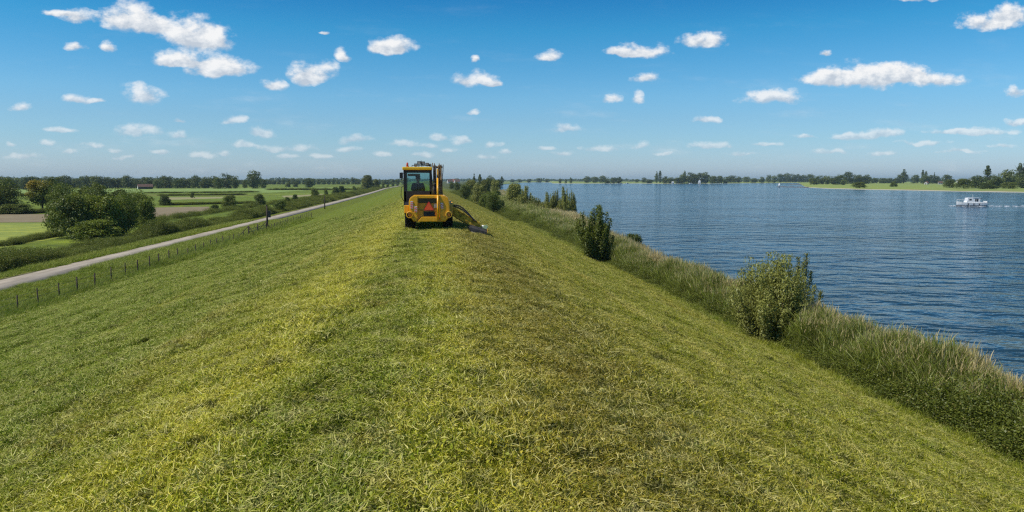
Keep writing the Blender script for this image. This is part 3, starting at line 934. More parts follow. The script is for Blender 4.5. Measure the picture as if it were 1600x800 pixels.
plant('bush', 112, 372, 306, 52, 'dark leafy bush at the front left corner of the thicket', 'bush', G)
plant('mid', 142, 370, 303, 56, 'bright green bushy tree in the front left of the thicket', 'tree', G)
plant('gbush', 170, 369, 306, 50, 'rounded green bush in the front middle of the thicket', 'bush', G)
plant('mid', 193, 366, 304, 48, 'green bushy tree right of the middle of the thicket front', 'tree', G)
plant('dark', 222, 358, 298, 38, 'dark tree near the right end of the thicket', 'tree', G)
plant('gbush', 150, 375, 344, 62, 'low green bush in the shade at the foot of the thicket', 'bush', G)
plant('gbush', 230, 362, 314, 28, 'low green bush forming the right end of the thicket', 'bush', G)
for a in [
 ('bush', 258, 321, 306, 15, 'dark rounded bush alone in the pasture right of the thicket'),
 ('bush', 301, 309.5, 301, 6, 'tiny dark bush alone in the middle of the pasture'),
 ('bush', 336, 331, 320, 12, 'small bush at the right end of the ploughed strip'),
 ('bush', 359, 327, 306, 21, 'dark rounded bush between the ploughed strip and the taller pole'),
 ('bush', 405, 322, 304, 17, 'dark rounded bush just left of the taller pole'),
 ('gbush', 438, 330, 313, 22, 'wide low bush just right of the taller pole'),
 ('bush', 461, 315, 304, 9, 'small dark bush between the two poles, nearer the taller one'),
 ('gbush', 449, 317, 308, 9, 'small green bush right of the wide low bush'),
 ('bush', 492, 310, 295.5, 14, 'dark rounded bush just left of the farther pole'),
 ('bush', 509, 306, 297, 7, 'small dark bush right behind the farther pole'),
 ('bush', 524, 305.5, 292.5, 11, 'dark bush right of the farther pole, left one of a touching pair'),
 ('bush', 534, 304, 291, 11, 'dark bush right of the farther pole, right one of a touching pair'),
 ('gbush', 553, 298, 291, 6, 'small green bush left of the big willow by the road'),
 ('bush', 606, 293.5, 288, 5, 'small dark bush beside the far end of the road'),
]:
    plant(a[0], a[1], a[2], a[3], a[4], a[5], 'bush', 'bushes scattered over the pasture')
for a in [
 ('far', 353, 294.5, 269.5, 20, 'tall broad tree left of the bluish clump on the far pasture edge'),
 ('far', 367, 294.5, 274, 14, 'lower tree joined to the right side of the tall broad tree'),
 ('far', 396, 294.5, 266, 23, 'tallest round tree on the far pasture edge'),
 ('far', 411, 294, 279, 13, 'low round tree touching the right side of the tallest round tree'),
 ('far', 383, 294, 282, 9, 'small tree between the two tall trees on the pasture edge'),
 ('far', 450, 292.5, 282, 9, 'small round tree, left one of two between the tall trees and the poles'),
 ('far', 462, 292.5, 283, 9, 'small round tree, right one of two between the tall trees and the poles'),
 ('far', 484, 293, 278, 16, 'rounded tree standing behind the farther pole, left of it'),
 ('wil', 574, 296, 273.5, 18, 'big pale willow beside the far end of the road'),
 ('wil', 588, 295, 280, 10, 'smaller willow touching the right of the big pale willow'),
 ('far', 599, 293.5, 285, 5, 'tiny round tree right of the two willows by the road'),
 ('far', 614, 291, 285.5, 5, 'tiny round tree beyond the end of the road, left of another'),
 ('far', 621, 290.5, 286, 5, 'tiny round tree closest to the machine cab beyond the road'),
]:
    plant(a[0], a[1], a[2], a[3], a[4], a[5])
rt = random.Random(12)
x = -24; row = []
while x < 350:
    w = rt.uniform(13, 21); row.append((x, w)); x += w * rt.uniform(0.5, 0.72)
left_of = [r for r in row if r[0] < 219]; right_of = [r for r in row if r[0] >= 219]
for r in row:
    side = 'left' if r[0] < 219 else 'right'
    n = (len(left_of) - left_of.index(r)) if side == 'left' else right_of.index(r) + 1
    base = 296.5 if r[0] < 60 else 294.8
    shape = rt.choice(['rounded', 'bushy', 'dark', 'broad'])
    plant('far', r[0], base - rt.uniform(0, 0.9), rt.uniform(274.0, 278.5), r[1], f'{shape} tree in the far tree line, {ordw(n)} to the {side} of the white gabled barn', group='trees of the left tree line')
x = 352; n = 0
while x < 632:
    w = rt.uniform(6, 12); n += 1
    plant('far', x, 288.3, rt.uniform(278.3, 280.8) - (2.0 if rt.random() < .15 else 0), w, f'small bluish tree in the farthest row, {ordw(n)} rightwards from the tall broad tree', group='trees of the farthest left row')
    x += w * rt.uniform(0.6, 1.0)

# ---- river bank on the right
def bank_tree(kind, px, base, top, width, label, cat='tree', z=0.3, **kw):
    return plant(kind, px, base, top, width, label, cat, 'trees and shrubs on the near river bank', z=z, **kw)
for a in [
 ('dark', 706, 296, 283, 9, 'small dark tree beyond the folded arm of the machine'),
 ('dark', 714, 300, 284, 12, 'dark tree at the left end of the bank trees'),
 ('dark', 727, 317, 286, 19, 'dark green tree at the left front of the bank trees'),
 ('wil', 736, 309, 281, 18, 'pale willow behind the dark green tree at the left'),
 ('farpop', 741, 297, 271, 6, 'slim pointed tree, left one of a dark pair topping the bank trees'),
 ('farpop', 750, 297, 272.5, 8, 'slim pointed tree, right one of a dark pair topping the bank trees'),
 ('wil', 748, 321, 287, 20, 'silvery willow in the middle of the bank trees'),
 ('dark', 766, 299, 273.5, 16, 'broad dark crown at the top right of the bank trees'),
 ('wil', 758, 314, 281, 16, 'silvery willow just right of the middle of the bank trees'),
 ('gbush', 757, 327, 303, 16, 'low green bush at the foot of the bank trees'),
 ('mid', 771, 336, 296, 26, 'bright green tree standing nearest among the bank trees'),
 ('wil', 774, 312, 281, 15, 'tall grey willow behind the bright green bank tree'),
 ('farpop', 784, 291, 275, 6, 'slim pointed tree at the right end of the bank trees'),
 ('dark', 779, 296, 280, 12, 'dark tree left of the slim one at the right end'),
 ('bush', 783, 332, 313, 14, 'dark low bush right of the bright green bank tree'),
 ('wil', 804, 325, 286.5, 27, 'tall round grey green willow standing alone before the water'),
 ('wilshoot', 821, 329, 292, 30, 'lower willow on the right flank of the lone round willow', ),
 ('wilshoot', 837, 334, 308, 28, 'smallest willow shrub right of the lone round willow'),
 ('wilshoot', 856, 338, 302, 24, 'loose willow shrub, left one of the four standing in a row'),
 ('wilshoot', 869, 340, 297, 24, 'second willow shrub from the left in the row of four'),
 ('wilshoot', 882, 341, 294, 25, 'tallest willow shrub, third from the left in the row of four'),
 ('wilshoot', 893, 340, 299, 20, 'right one of the four willow shrubs standing in a row'),
 ('bush', 990, 391, 367, 34, 'low dark bush between the reeds and the water'),
 ('bush', 886, 379, 364, 24, 'small brownish bush in the reeds left of the upright dark shrub'),
]:
    bank_tree(*a[:5], a[5], 'bush' if 'bush' in a[5] else ('shrub' if 'shrub' in a[5] else 'tree'))

def near_shrub(px, base, top, width, z, ns, per, leaf, mat, seed, label, **kw):
    g = ground_at(px, base, z); g.z = hz(g.x, g.y)
    L = math.hypot(g.x, g.y); d = ray(px, top)
    h = CAMZ + d.z * L / math.hypot(d.x, d.y) - g.z
    w = width / F_PX * L
    c, s = shoots_mesh('crown', h, w, ns, per, leaf, seed, **kw)
    c.materials.append(mat)
    root = empty('willow_shrub', g, 0.0)
    tag(root, label, 'shrub', 'trees and shrubs on the near river bank')
    mesh_obj('stems', s, None, root); mesh_obj('crown', c, None, root)
    return root
near_shrub(931, 413, 326, 64, 0.6, 50, 430, 0.15, L_DARK, 101, 'upright dark shrub with pointed shoots standing in the reeds', aspect=0.42, drop=0.12, low=0.02)
near_shrub(1202, 533, 396, 132, 0.6, 105, 430, 0.12, L_WILLOW, 103, 'largest pale willow shrub, nearest the camera on the bank', aspect=0.3, low=0.02)
near_shrub(1250, 520, 420, 64, 0.4, 24, 480, 0.115, L_WILLOW, 105, 'slender willow shrub leaning out right of the largest one', aspect=0.3, low=0.25, tall=1.1)

# ---- far right bank
g1 = 'trees across the river'
FARR = [
 ('far',875,286.3,278.8,5,'tiny tree alone on the far meadow, first from the left'),('far',884,286,279,4,'tiny tree alone on the far meadow, second from the left'),('far',892,286,276.8,5,'tiny tree alone on the far meadow, third from the left'),
 ('far',917,285.5,275.2,14,'left half of the wide dark tree block on the far meadow'),('far',929,285.5,275.6,13,'right half of the wide dark tree block on the far meadow'),('far',941,285.5,274.6,13,'squared dark tree right of the wide dark block'),
 ('far',949,286.8,279,10,'low green tree at the left of the waterside clump'),('far',959,286.8,276.8,11,'middle tree of the waterside clump beyond the moored boats'),('far',967,286.8,276,10,'right tree of the waterside clump beyond the moored boats'),
 ('far',995,285,279.5,8,'low tree left of the paired poplars, standing apart'),('far',1006,285.5,277.3,8,'dark tree left of the paired poplars'),('far',1014,286.5,279.5,14,'low bushy tree at the left foot of the paired poplars'),
 ('farpop',1026,286,267.5,6,'left poplar of the tall pair above the water'),('farpop',1031,286,266.8,6,'right poplar of the tall pair above the water'),('far',1039,286.5,275,10,'round tree touching the paired poplars'),('far',1048,286.8,277,16,'broad low tree above the small white hut'),
 ('far',1060,287,276.5,16,'broad low tree left of the pointed poplar'),('farpop',1069.5,286,266.2,6,'single pointed poplar at the left of the big dark grove'),('far',1067,286.5,272,14,'tree at the foot of the single pointed poplar'),
 ('far',1079,286.5,268.3,20,'large round tree at the left of the big dark grove'),('far',1091,286.5,269.5,17,'large round tree in the middle of the big dark grove'),('far',1102,286.5,268.8,17,'large round tree at the right of the big dark grove'),
 ('far',1113,286.8,274,13,'lower tree, first right of the big dark grove'),('far',1124,286.8,274.6,13,'lower tree, second right of the big dark grove'),('far',1133,286.9,279.5,9,'small bush like tree right of the big dark grove'),
 ('far',1142,285.5,273.8,20,'domed green tree standing apart right of the grove'),('far',1154,285.5,275.5,10,'small tree touching the domed green tree'),('far',1167,285,275.4,11,'small round tree halfway between the domed tree and the beacon'),
 ('far',1178,285.5,278.5,12,'low tree right of the small round tree before the beacon'),('far',1190,285.5,275.6,9,'round tree left of the beacon, third from it'),('far',1201,285.3,272.8,9,'tallest of the round trees left of the beacon'),('far',1210,285.5,274,10,'round tree just left of the beacon'),
 ('far',1219,285,271,12,'square topped tree straight above the beacon'),('far',1229,285,270.5,12,'square topped tree, first right of the beacon'),('far',1238,285,270.8,12,'square topped tree, second right of the beacon'),('far',1248,285,271.5,12,'rounded tree, third right of the beacon'),
 ('far',1256,285,273,12,'rounded tree, fourth right of the beacon'),('far',1266,285,271.3,13,'dark rounded tree left of the sandy point'),
 ('far',1271,288.5,278,15,'pale low tree on the tip of the sandy point'),('far',1281,288,273.2,14,'first dark tree behind the sandy point'),('far',1292,288,274,15,'second dark tree behind the sandy point'),('far',1303,288.5,275.3,15,'third tree behind the sandy point, a little lower'),
 ('far',1312,288.3,272,13,'rounded tree left of the highest crown on the point'),('far',1325,287.5,268.3,15,'highest crown among the trees on the point'),('far',1336,287.5,272,13,'tree right of the highest crown on the point'),
 ('far',1344,287.5,272.4,12,'tree above the dark waterside bush, left of two'),('far',1354,287.5,272.6,14,'tree above the dark waterside bush, right of two'),('far',1318,289,280,9,'small pale bush like tree before the highest crown'),
 ('bush',1342,294,284.5,18,'dark low bush at the water edge of the point'),
 ('far',1366,286.5,278.5,12,'low tree in the gap, first right of the point trees'),('far',1378,286.5,277.5,12,'low tree in the gap, second right of the point trees'),('far',1389,286.5,277.8,12,'low tree in the gap, third right of the point trees'),('far',1400,286.5,277.5,11,'low tree left of the tall conical tree'),
 ('bush',1396,292,283.5,9,'small pale bush on the meadow left of the tall conical tree'),
 ('farpop',1411.5,286.5,264.2,11,'tall conical dark tree in the middle of the right meadow'),('far',1406,286.5,272,9,'tree leaning on the left of the tall conical tree'),
 ('far',1430,286.5,273,12,'round tree left of the twin pointed trees'),('farpop',1441,286.5,265.5,5,'left of the twin pointed trees on the right meadow'),('farpop',1446,286.5,266.5,5,'right of the twin pointed trees on the right meadow'),('far',1444,287,272,13,'round tree at the foot of the twin pointed trees'),
 ('far',1453,287,273,12,'round tree right of the twin pointed trees'),('farpop',1459.5,287,268.8,3,'very thin tree between two round crowns'),('far',1463,287,274.5,10,'round tree right of the very thin tree'),('far',1479,287.5,272,13,'round tree left of the white greenhouse'),
 ('bush',1484,293.5,281,14,'brownish round bush on the meadow left of the greenhouse'),('bush',1506,294.5,279.5,21,'wide green bush in front of the white greenhouse'),('far',1525,294,274.5,21,'round tree left of the tall poplar by the boat'),
 ('farpop',1541.5,293.5,258.8,11,'tall single poplar above the white motor boat'),('far',1553,294,272,18,'tree at the right foot of the tall single poplar'),('bush',1543,295.5,286,20,'low bush under the tall single poplar'),('bush',1560,294,281,14,'low bush right of the tall single poplar'),
 ('far',1575,292,264,22,'broad tall tree left of the poplar pair at the right edge'),('bush',1576,295,285,18,'low dark bush under the broad tall tree'),('farpop',1592,291,253.8,10,'left poplar of the pair at the right edge of the photo'),('farpop',1598.5,291,254.3,9,'right poplar of the pair at the right edge of the photo'),
 ('far',1598,294,272,20,'round tree at the foot of the poplar pair by the right edge'),('far',1612,293,266,20,'broad tree partly cut by the right edge of the photo'),('far',1632,293,266,22,'broad tree just beyond the right edge of the photo'),
]
for a in FARR:
    plant(*a[:5], a[5], 'bush' if (a[0] == 'bush') else 'tree', g1, z=0.75, name='bush' if a[0] == 'bush' else None)
for k, (px, w) in enumerate([(800, 9), (812, 8), (826, 8), (843, 12), (855, 8)]):
    plant('far', px, 284.8 - 0.2 * (k % 2), 279.3 - (1.4 if k == 3 else 0), w, f'low bluish tree where the river ends, {ordw(k + 1)} right of the lone willow top', group='trees at the far end of the river', z=0.75)

# ---- woods that close the horizon
def horizon_woods():
    rng = np.random.default_rng(77)
    cs = []
    for (x0, x1, dist, hh) in ((-120, 640, 2600, 15.5), (640, 900, 3300, 15), (880, 1720, 3000, 14.5)):
        x = x0
        while x < x1:
            d = ray(x, 283); L = math.hypot(d.x, d.y); dd = dist * rng.uniform(.93, 1.07)
            r = rng.uniform(9, 17)
            h = hh * (0.75 + 0.35 * math.sin(x * .045) * math.sin(x * .017 + 1) + rng.uniform(-.12, .18))
            cs.append((d.x / L * dd, d.y / L * dd, h, r))
            x += rng.uniform(2.0, 4.0)
    cs = np.array(cs)
    n = 26
    P, Nn = [], []
    for c in cs:
        dv_ = unit(rng.normal(size=(n, 3))); dv_[:, 2] = np.abs(dv_[:, 2]) * rng.uniform(0, 1, n)
        q = dv_ * np.array([c[3], c[3], c[2] * .5]) + np.array([c[0], c[1], c[2] * .45])
        low = rng.uniform(size=n) < .4
        q[low, 2] = rng.uniform(0.5, c[2] * .5, low.sum())
        P.append(q); Nn.append(unit(dv_ + rng.normal(size=(n, 3)) * .3))
    P = np.concatenate(P); Nn = np.concatenate(Nn)
    V_, F_ = leaves_geo(rng, P, Nn, np.full(len(P), 7.5), 0.8)
    V_[:, 2] = np.maximum(V_[:, 2], 0.0)
    tag(mesh_obj('distant_woods', np_mesh('distant_woods', V_, F_, {'tint': np.repeat(rng.uniform(0, .7, len(P)), 4)}), L_FAR), 'thin blue line of distant woods along the horizon', 'woods', kind='stuff')
horizon_woods()
# ------------------------------------------------------------------ scattered ground cover
SRC = {}
def source_collection(name, meshes, mat):
    c = bpy.data.collections.new(name)
    for k, me in enumerate(meshes):
        me.materials.append(mat)
        o = bpy.data.objects.new(f'{name}_{k:02d}', me)
        c.objects.link(o)
    return c

def scatter(name, coll, nvar, P, rz, tilt, scl, seed, label, cat):
    n = len(P)
    rng = np.random.default_rng(seed)
    me = bpy.data.meshes.new(name)
    me.vertices.add(n)
    me.vertices.foreach_set('co', np.asarray(P, np.float32).ravel())
    a = me.attributes.new('rot', 'FLOAT_VECTOR', 'POINT')
    a.data.foreach_set('vector', np.stack([tilt[:, 0], tilt[:, 1], rz], -1).astype(np.float32).ravel())
    a = me.attributes.new('scl', 'FLOAT_VECTOR', 'POINT')
    a.data.foreach_set('vector', np.asarray(scl, np.float32).ravel())
    a = me.attributes.new('idx', 'INT', 'POINT')
    a.data.foreach_set('value', rng.integers(0, nvar, n).astype(np.int32))
    o = mesh_obj(name, me, None)
    ng = bpy.data.node_groups.new(name, 'GeometryNodeTree')
    ng.interface.new_socket('Geometry', in_out='INPUT', socket_type='NodeSocketGeometry')
    ng.interface.new_socket('Geometry', in_out='OUTPUT', socket_type='NodeSocketGeometry')
    gi = ng.nodes.new('NodeGroupInput'); go = ng.nodes.new('NodeGroupOutput')
    ci = ng.nodes.new('GeometryNodeCollectionInfo')
    ci.inputs['Collection'].default_value = coll
    ci.inputs['Separate Children'].default_value = True
    ci.inputs['Reset Children'].default_value = True
    ip = ng.nodes.new('GeometryNodeInstanceOnPoints')
    ip.inputs['Pick Instance'].default_value = True
    def attr(nm, ty):
        nd = ng.nodes.new('GeometryNodeInputNamedAttribute'); nd.data_type = ty
        nd.inputs['Name'].default_value = nm
        return nd.outputs[0]
    L = ng.links.new
    L(gi.outputs[0], ip.inputs['Points'])
    L(ci.outputs[0], ip.inputs['Instance'])
    L(attr('idx', 'INT'), ip.inputs['Instance Index'])
    L(attr('rot', 'FLOAT_VECTOR'), ip.inputs['Rotation'])
    L(attr('scl', 'FLOAT_VECTOR'), ip.inputs['Scale'])
    L(ip.outputs[0], go.inputs[0])
    md = o.modifiers.new('scatter', 'NODES'); md.node_group = ng
    return tag(o, label, cat, kind='stuff')

def blades(rng, n, size, lmin, lmax, wid, tilt0, bend_, z0=0.0, z1=0.0, seg=3):
    """curved tapering blades; returns verts, faces (quads)"""
    root = np.stack([rng.uniform(-size, size, n), rng.uniform(-size, size, n), rng.uniform(z0, z1, n) if z1 > z0 else np.full(n, z0)], -1)
    az = rng.uniform(0, 2 * np.pi, n)
    L = rng.uniform(lmin, lmax, n)
    th = rng.uniform(*tilt0, n); bd = rng.uniform(*bend_, n)
    sb = rng.uniform(-.7, .7, n)
    w = wid * rng.uniform(0.6, 1.3, n)
    tw = rng.uniform(-1.3, 1.3, n); lift = rng.uniform(-0.6, 0.6, n)
    pts = [root]; p = root
    dirs = []
    for k in range(seg):
        t = th + bd * k / seg; a = az + sb * k / seg
        d = np.stack([np.sin(t) * np.cos(a), np.sin(t) * np.sin(a), np.cos(t)], -1)
        dirs.append((a, d))
        p = p + d * (L / seg)[:, None]
        p[:, 2] = np.maximum(p[:, 2], 0.004)
        pts.append(p)
    V = []
    for k, q in enumerate(pts):
        a, d = dirs[min(k, seg - 1)]
        sd = unit(np.stack([-np.sin(a + tw), np.cos(a + tw), lift], -1))
        ww = (w * (1.0 - 0.8 * (k / seg) ** 2))[:, None] * 0.5
        V += [q - sd * ww, q + sd * ww]
    V = np.stack(V, 1)          # n, 2(seg+1), 3
    m = 2 * (seg + 1)
    F = []
    for k in range(seg):
        F.append(np.stack([np.arange(n) * m + 2 * k, np.arange(n) * m + 2 * k + 1, np.arange(n) * m + 2 * k + 3, np.arange(n) * m + 2 * k + 2], -1))
    return V.reshape(-1, 3), np.concatenate(F), m

def patch(seed, spec, size, herbs=0):
    rng = np.random.default_rng(seed)
    Vs, Fs, T, D = [], [], [], []
    off = 0
    if herbs:   # small broad leaves of clover and herbs between the blades
        c_ = np.stack([rng.uniform(-size, size, herbs), rng.uniform(-size, size, herbs), rng.uniform(.008, .055, herbs)], -1)
        nn = unit(rng.normal(size=(herbs, 3)) * .6 + np.array([0, 0, .8]))
        V, F = leaves_geo(rng, c_, nn, np.full(herbs, .026), .6)
        Vs.append(V); Fs.append(F); off = len(V)
        T.append(np.repeat(rng.uniform(.05, .62, herbs), 4)); D.append(np.zeros(4 * herbs))
    for s in spec:
        V, F, m = blades(rng, s['n'], size, s['l'][0], s['l'][1], s['w'], s['tilt'], s['bend'], s.get('z', (0, 0))[0], s.get('z', (0, 0))[1], s.get('seg', 3))
        Vs.append(V); Fs.append(F + off); off += len(V)
        t = rng.uniform(*s['t'], s['n'])
        T.append(np.repeat(t, m))
        D.append(np.repeat(rng.uniform(*s.get('dry', (0, 0)), s['n']), m))
    return np_mesh('patch', np.concatenate(Vs), np.concatenate(Fs), {'tint': np.concatenate(T), 'dry': np.concatenate(D)})

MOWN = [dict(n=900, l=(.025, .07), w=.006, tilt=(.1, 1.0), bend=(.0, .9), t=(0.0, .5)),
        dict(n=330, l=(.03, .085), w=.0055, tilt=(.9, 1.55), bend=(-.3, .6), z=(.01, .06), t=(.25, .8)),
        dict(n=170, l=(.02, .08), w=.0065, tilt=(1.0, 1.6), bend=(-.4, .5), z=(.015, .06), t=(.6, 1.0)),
        dict(n=1, l=(.15, .35), w=.005, tilt=(1.1, 1.5), bend=(-.2, .4), z=(.05, .09), t=(.8, 1.0), seg=4)]
NV = 8
src_mown = source_collection('mown_patch', [patch(200 + k, MOWN, 0.36, 420) for k in range(NV)], MAT_BLADE)
rng = np.random.default_rng(5)
def cand(n, s0, s1, y0, y1):
    return rng.uniform(s0, s1, n), rng.uniform(y0, y1, n)
def in_view(X, Y, margin=1.12):
    # forward of the camera, a generous wedge so that nearby viewpoints are covered as well
    c, s = math.cos(YAW), math.sin(YAW)
    f = X * s + Y * c; r = X * c - Y * s
    return (f > 1.0) & (np.abs(r) < f * 0.69 * margin + 3.5)
S1, Y1 = cand(15500, -21.5, 13.6, 1.5, 36)
S2, Y2 = cand(15000, -21.5, 13.6, 36, 95)
keep2 = rng.uniform(size=len(Y2)) < np.clip(1.25 - (Y2 - 36) / 62, 0, 1)
S = np.concatenate([S1, S2[keep2]]); Y = np.concatenate([Y1, Y2[keep2]])
X = S - bend(Y); k = in_view(X, Y); X, Y, S = X[k], Y[k], S[k]
Z = height(X, Y)
e = 0.3
gx = (height(X + e, Y) - height(X - e, Y)) / (2 * e); gy = (height(X, Y + e) - height(X, Y - e)) / (2 * e)
# each patch lies on the slope, turned by a random angle
def align(gx, gy, c):
    n = unit(np.stack([-gx, -gy, np.ones_like(gx)], -1))
    xa = unit(np.stack([np.ones_like(gx), np.zeros_like(gx), gx], -1))
    ya = np.cross(n, xa)
    cx = np.cos(c)[:, None]; sx = np.sin(c)[:, None]
    x2 = xa * cx + ya * sx; y2 = -xa * sx + ya * cx       # columns of the rotation
    return np.stack([np.arctan2(y2[:, 2], n[:, 2]), -np.arcsin(np.clip(x2[:, 2], -1, 1)), np.arctan2(x2[:, 1], x2[:, 0])], -1)
sc = rng.uniform(.85, 1.25, len(X)) * np.where(Y > 36, 1.35, 1.0)
tl = align(gx, gy, rng.uniform(0, 6.28, len(X)))
lump = .5 + .5 * np.sin(X * 3.1 + 1.7 * np.sin(Y * 1.3)) * np.sin(Y * 2.3 + 1.9 * np.sin(X * 1.7)); lump = .55 * lump + .45 * (.5 + .5 * np.sin(S * 2.4 + .8 * np.sin(Y * .17))); sc = sc * (.85 + .3 * lump)
scatter('mown_grass', src_mown, NV, np.stack([X, Y, Z - 0.005 + .04 * lump], -1), tl[:, 2],
        tl[:, :2], np.stack([sc, sc, sc * rng.uniform(.6, 1.2, len(X)) * (.6 + 1.1 * lump)], -1), 1, 'freshly mown grass and loose hay covering the dike', 'grass')

# longer rough grass: verge by the fence and at the foot of the river slope
ROUGH = [dict(n=330, l=(.15, .42), w=.010, tilt=(.05, .8), bend=(.3, 1.4), t=(.22, .55)),
         dict(n=60, l=(.25, .55), w=.008, tilt=(.05, .4), bend=(.2, .8), t=(.5, .75))]
src_rough = source_collection('rough_patch', [patch(300 + k, ROUGH, 0.4) for k in range(5)], MAT_BLADE)
Sa, Ya = cand(6500, -26.6, -20.2, 22, 130)
Sb, Yb = cand(2400, 12.7, 14.2, 5, 110)
Sc_, Yc_ = cand(2000, -32.0, -30.2, 30, 130)
S = np.concatenate([Sa, Sb, Sc_]); Y = np.concatenate([Ya, Yb, Yc_]); X = S - bend(Y)
k = in_view(X, Y); X, Y, S = X[k], Y[k], S[k]
Z = height(X, Y)
sc = rng.uniform(.7, 1.2, len(X)) * np.where(Y > 60, 1.5, 1.0)
hsc = sc * np.where(np.abs(S + 21.3) < .6, 1.1, 0.55)
scatter('rough_grass', src_rough, 5, np.stack([X, Y, Z], -1), rng.uniform(0, 6.28, len(X)), np.zeros((len(X), 2)), np.stack([sc, sc, hsc], -1), 2,
        'taller uncut grass along the fence and the slope foot', 'grass')

# reeds and bank weeds
REED = [dict(n=46, l=(1.5, 2.15), w=.014, tilt=(.0, .16), bend=(.0, .30), t=(.3, .9), dry=(.0, .4), seg=4),
        dict(n=16, l=(.22, .40), w=.024, tilt=(.0, .35), bend=(.1, .7), z=(1.5, 1.9), t=(.5, 1.0), dry=(.6, 1.0), seg=3),
        dict(n=190, l=(.4, .9), w=.026, tilt=(.1, .6), bend=(.2, .9), z=(.3, 1.5), t=(.1, 1.0), dry=(0, .22), seg=3)]
def weed_patch(seed, n=620, H=1.15, size=.42, leaf=.07):
    rg = np.random.default_rng(seed)
    c = np.stack([rg.uniform(-size, size, n), rg.uniform(-size, size, n), H * rg.uniform(.04, 1, n) ** .75], -1)
    lobes = rg.uniform(-size, size, (7, 2)); lh = rg.uniform(.55, 1.1, 7)
    j_ = rg.integers(0, 7, n)
    c[:, :2] = lobes[j_] + rg.normal(size=(n, 2)) * .13
    c[:, 2] *= lh[j_]
    nn = unit(rg.normal(size=(n, 3)) * .8 + np.array([0, 0, .7]))
    V, F = leaves_geo(rg, c, nn, np.full(n, leaf), .5)
    t = .25 * rg.uniform(0, 1, n) + .5 * rg.uniform(0, 1, 7)[j_] + .25 * c[:, 2] / H
    return np_mesh('weed', V, F, {'tint': np.repeat(t, 4), 'dry': np.repeat((rg.uniform(size=n) < .05) * .8, 4)})
src_reed = source_collection('reed_patch', [patch(400 + k, REED, 0.42) for k in range(6)], L_REED)
src_weed = source_collection('weed_patch', [weed_patch(500 + k) for k in range(6)], L_WEED)
def band(n, f0, f1, y0, y1, dens=None):
    Y = y0 * (y1 / y0) ** rng.uniform(0, 1, n)
    so = shore(Y) - 0.1
    t = rng.uniform(f0, f1, n)
    S = 13.55 + (so - 13.55) * t
    return S - bend(Y), Y, S
Xr, Yr, Sr = band(8200, 0.26, 1.10, 5, 420)
k = in_view(Xr, Yr, 1.2)
# clumped: leave gaps in places and let weeds take over
cl = np.sin(Yr * .23) + np.sin(Yr * .61 + 1.3) + .6 * np.sin(Yr * 1.7 + Sr)
k &= (cl + rng.normal(size=len(Yr)) * .8 > -0.7)
Xr, Yr, Sr = Xr[k], Yr[k], Sr[k]
sc = rng.uniform(.85, 1.15, len(Xr)) * np.clip(Yr / 60, 1, 2.4) ** .8
hs_ = rng.uniform(.62, 1.0, len(Xr)) * np.interp((Sr - 13.5), [.2, 1.2], [.72, 1.03]) * (0.86 + 0.12 * np.sin(Yr * .35) + .10 * np.sin(Yr * 1.1 + Sr * 2) + .07 * np.sin(Yr * 2.9 + 1))
scatter('reeds', src_reed, 6, np.stack([Xr, Yr, np.maximum(height(Xr, Yr), -.25)], -1), rng.uniform(0, 6.28, len(Xr)), np.zeros((len(Xr), 2)), np.stack([sc, sc, hs_], -1), 3,
        'band of green reeds with straw coloured plumes along the river', 'reeds')
PLUME = [dict(n=60, l=(1.5, 2.15), w=.013, tilt=(.0, .14), bend=(.0, .25), t=(.4, .9), dry=(.45, 1.0), seg=4),
         dict(n=70, l=(.22, .42), w=.026, tilt=(.0, .3), bend=(.1, .6), z=(1.5, 1.95), t=(.6, 1.0), dry=(.75, 1.0), seg=3),
         dict(n=60, l=(.4, .9), w=.024, tilt=(.1, .6), bend=(.2, .9), z=(.3, 1.3), t=(.1, 1.0), dry=(0, .5), seg=3)]
src_plume = source_collection('plume_patch', [patch(450 + k, PLUME, 0.42) for k in range(5)], L_REED)
Xp, Yp, Sp = band(2300, 0.80, 1.16, 5, 420)
k = in_view(Xp, Yp, 1.2); Xp, Yp, Sp = Xp[k], Yp[k], Sp[k]
sc = rng.uniform(.8, 1.1, len(Xp)) * np.clip(Yp / 60, 1, 2.4) ** .8
hp = rng.uniform(.78, 1.04, len(Xp)) * (0.92 + .08 * np.sin(Yp * .9 + 2) + .07 * np.sin(Yp * 2.3))
scatter('flowering_reeds', src_plume, 5, np.stack([Xp, Yp, np.maximum(height(Xp, Yp), -.25)], -1), rng.uniform(0, 6.28, len(Xp)), np.zeros((len(Xp), 2)), np.stack([sc, sc, hp], -1), 8,
        'tan reed plumes along the very edge of the river', 'reeds')
Xw, Yw, Sw = band(6200, 0.0, 0.72, 5, 420)
k = in_view(Xw, Yw, 1.2); Xw, Yw, Sw = Xw[k], Yw[k], Sw[k]
sc = rng.uniform(.8, 1.2, len(Xw)) * np.clip(Yw / 60, 1, 2.4) ** .8
hh = rng.uniform(.55, 1.1, len(Xw)) * (1.0 + .25 * np.sin(Yw * .4 + .7)) * np.interp((Sw - 13.5), [0, .5, 1.2], [.42, .80, 1.0])
scatter('bank_weeds', src_weed, 6, np.stack([Xw, Yw, height(Xw, Yw)], -1), rng.uniform(0, 6.28, len(Xw)), np.zeros((len(Xw), 2)), np.stack([sc, sc, hh], -1), 4,
        'dark green nettles and weeds between the mown slope and the reeds', 'weeds')

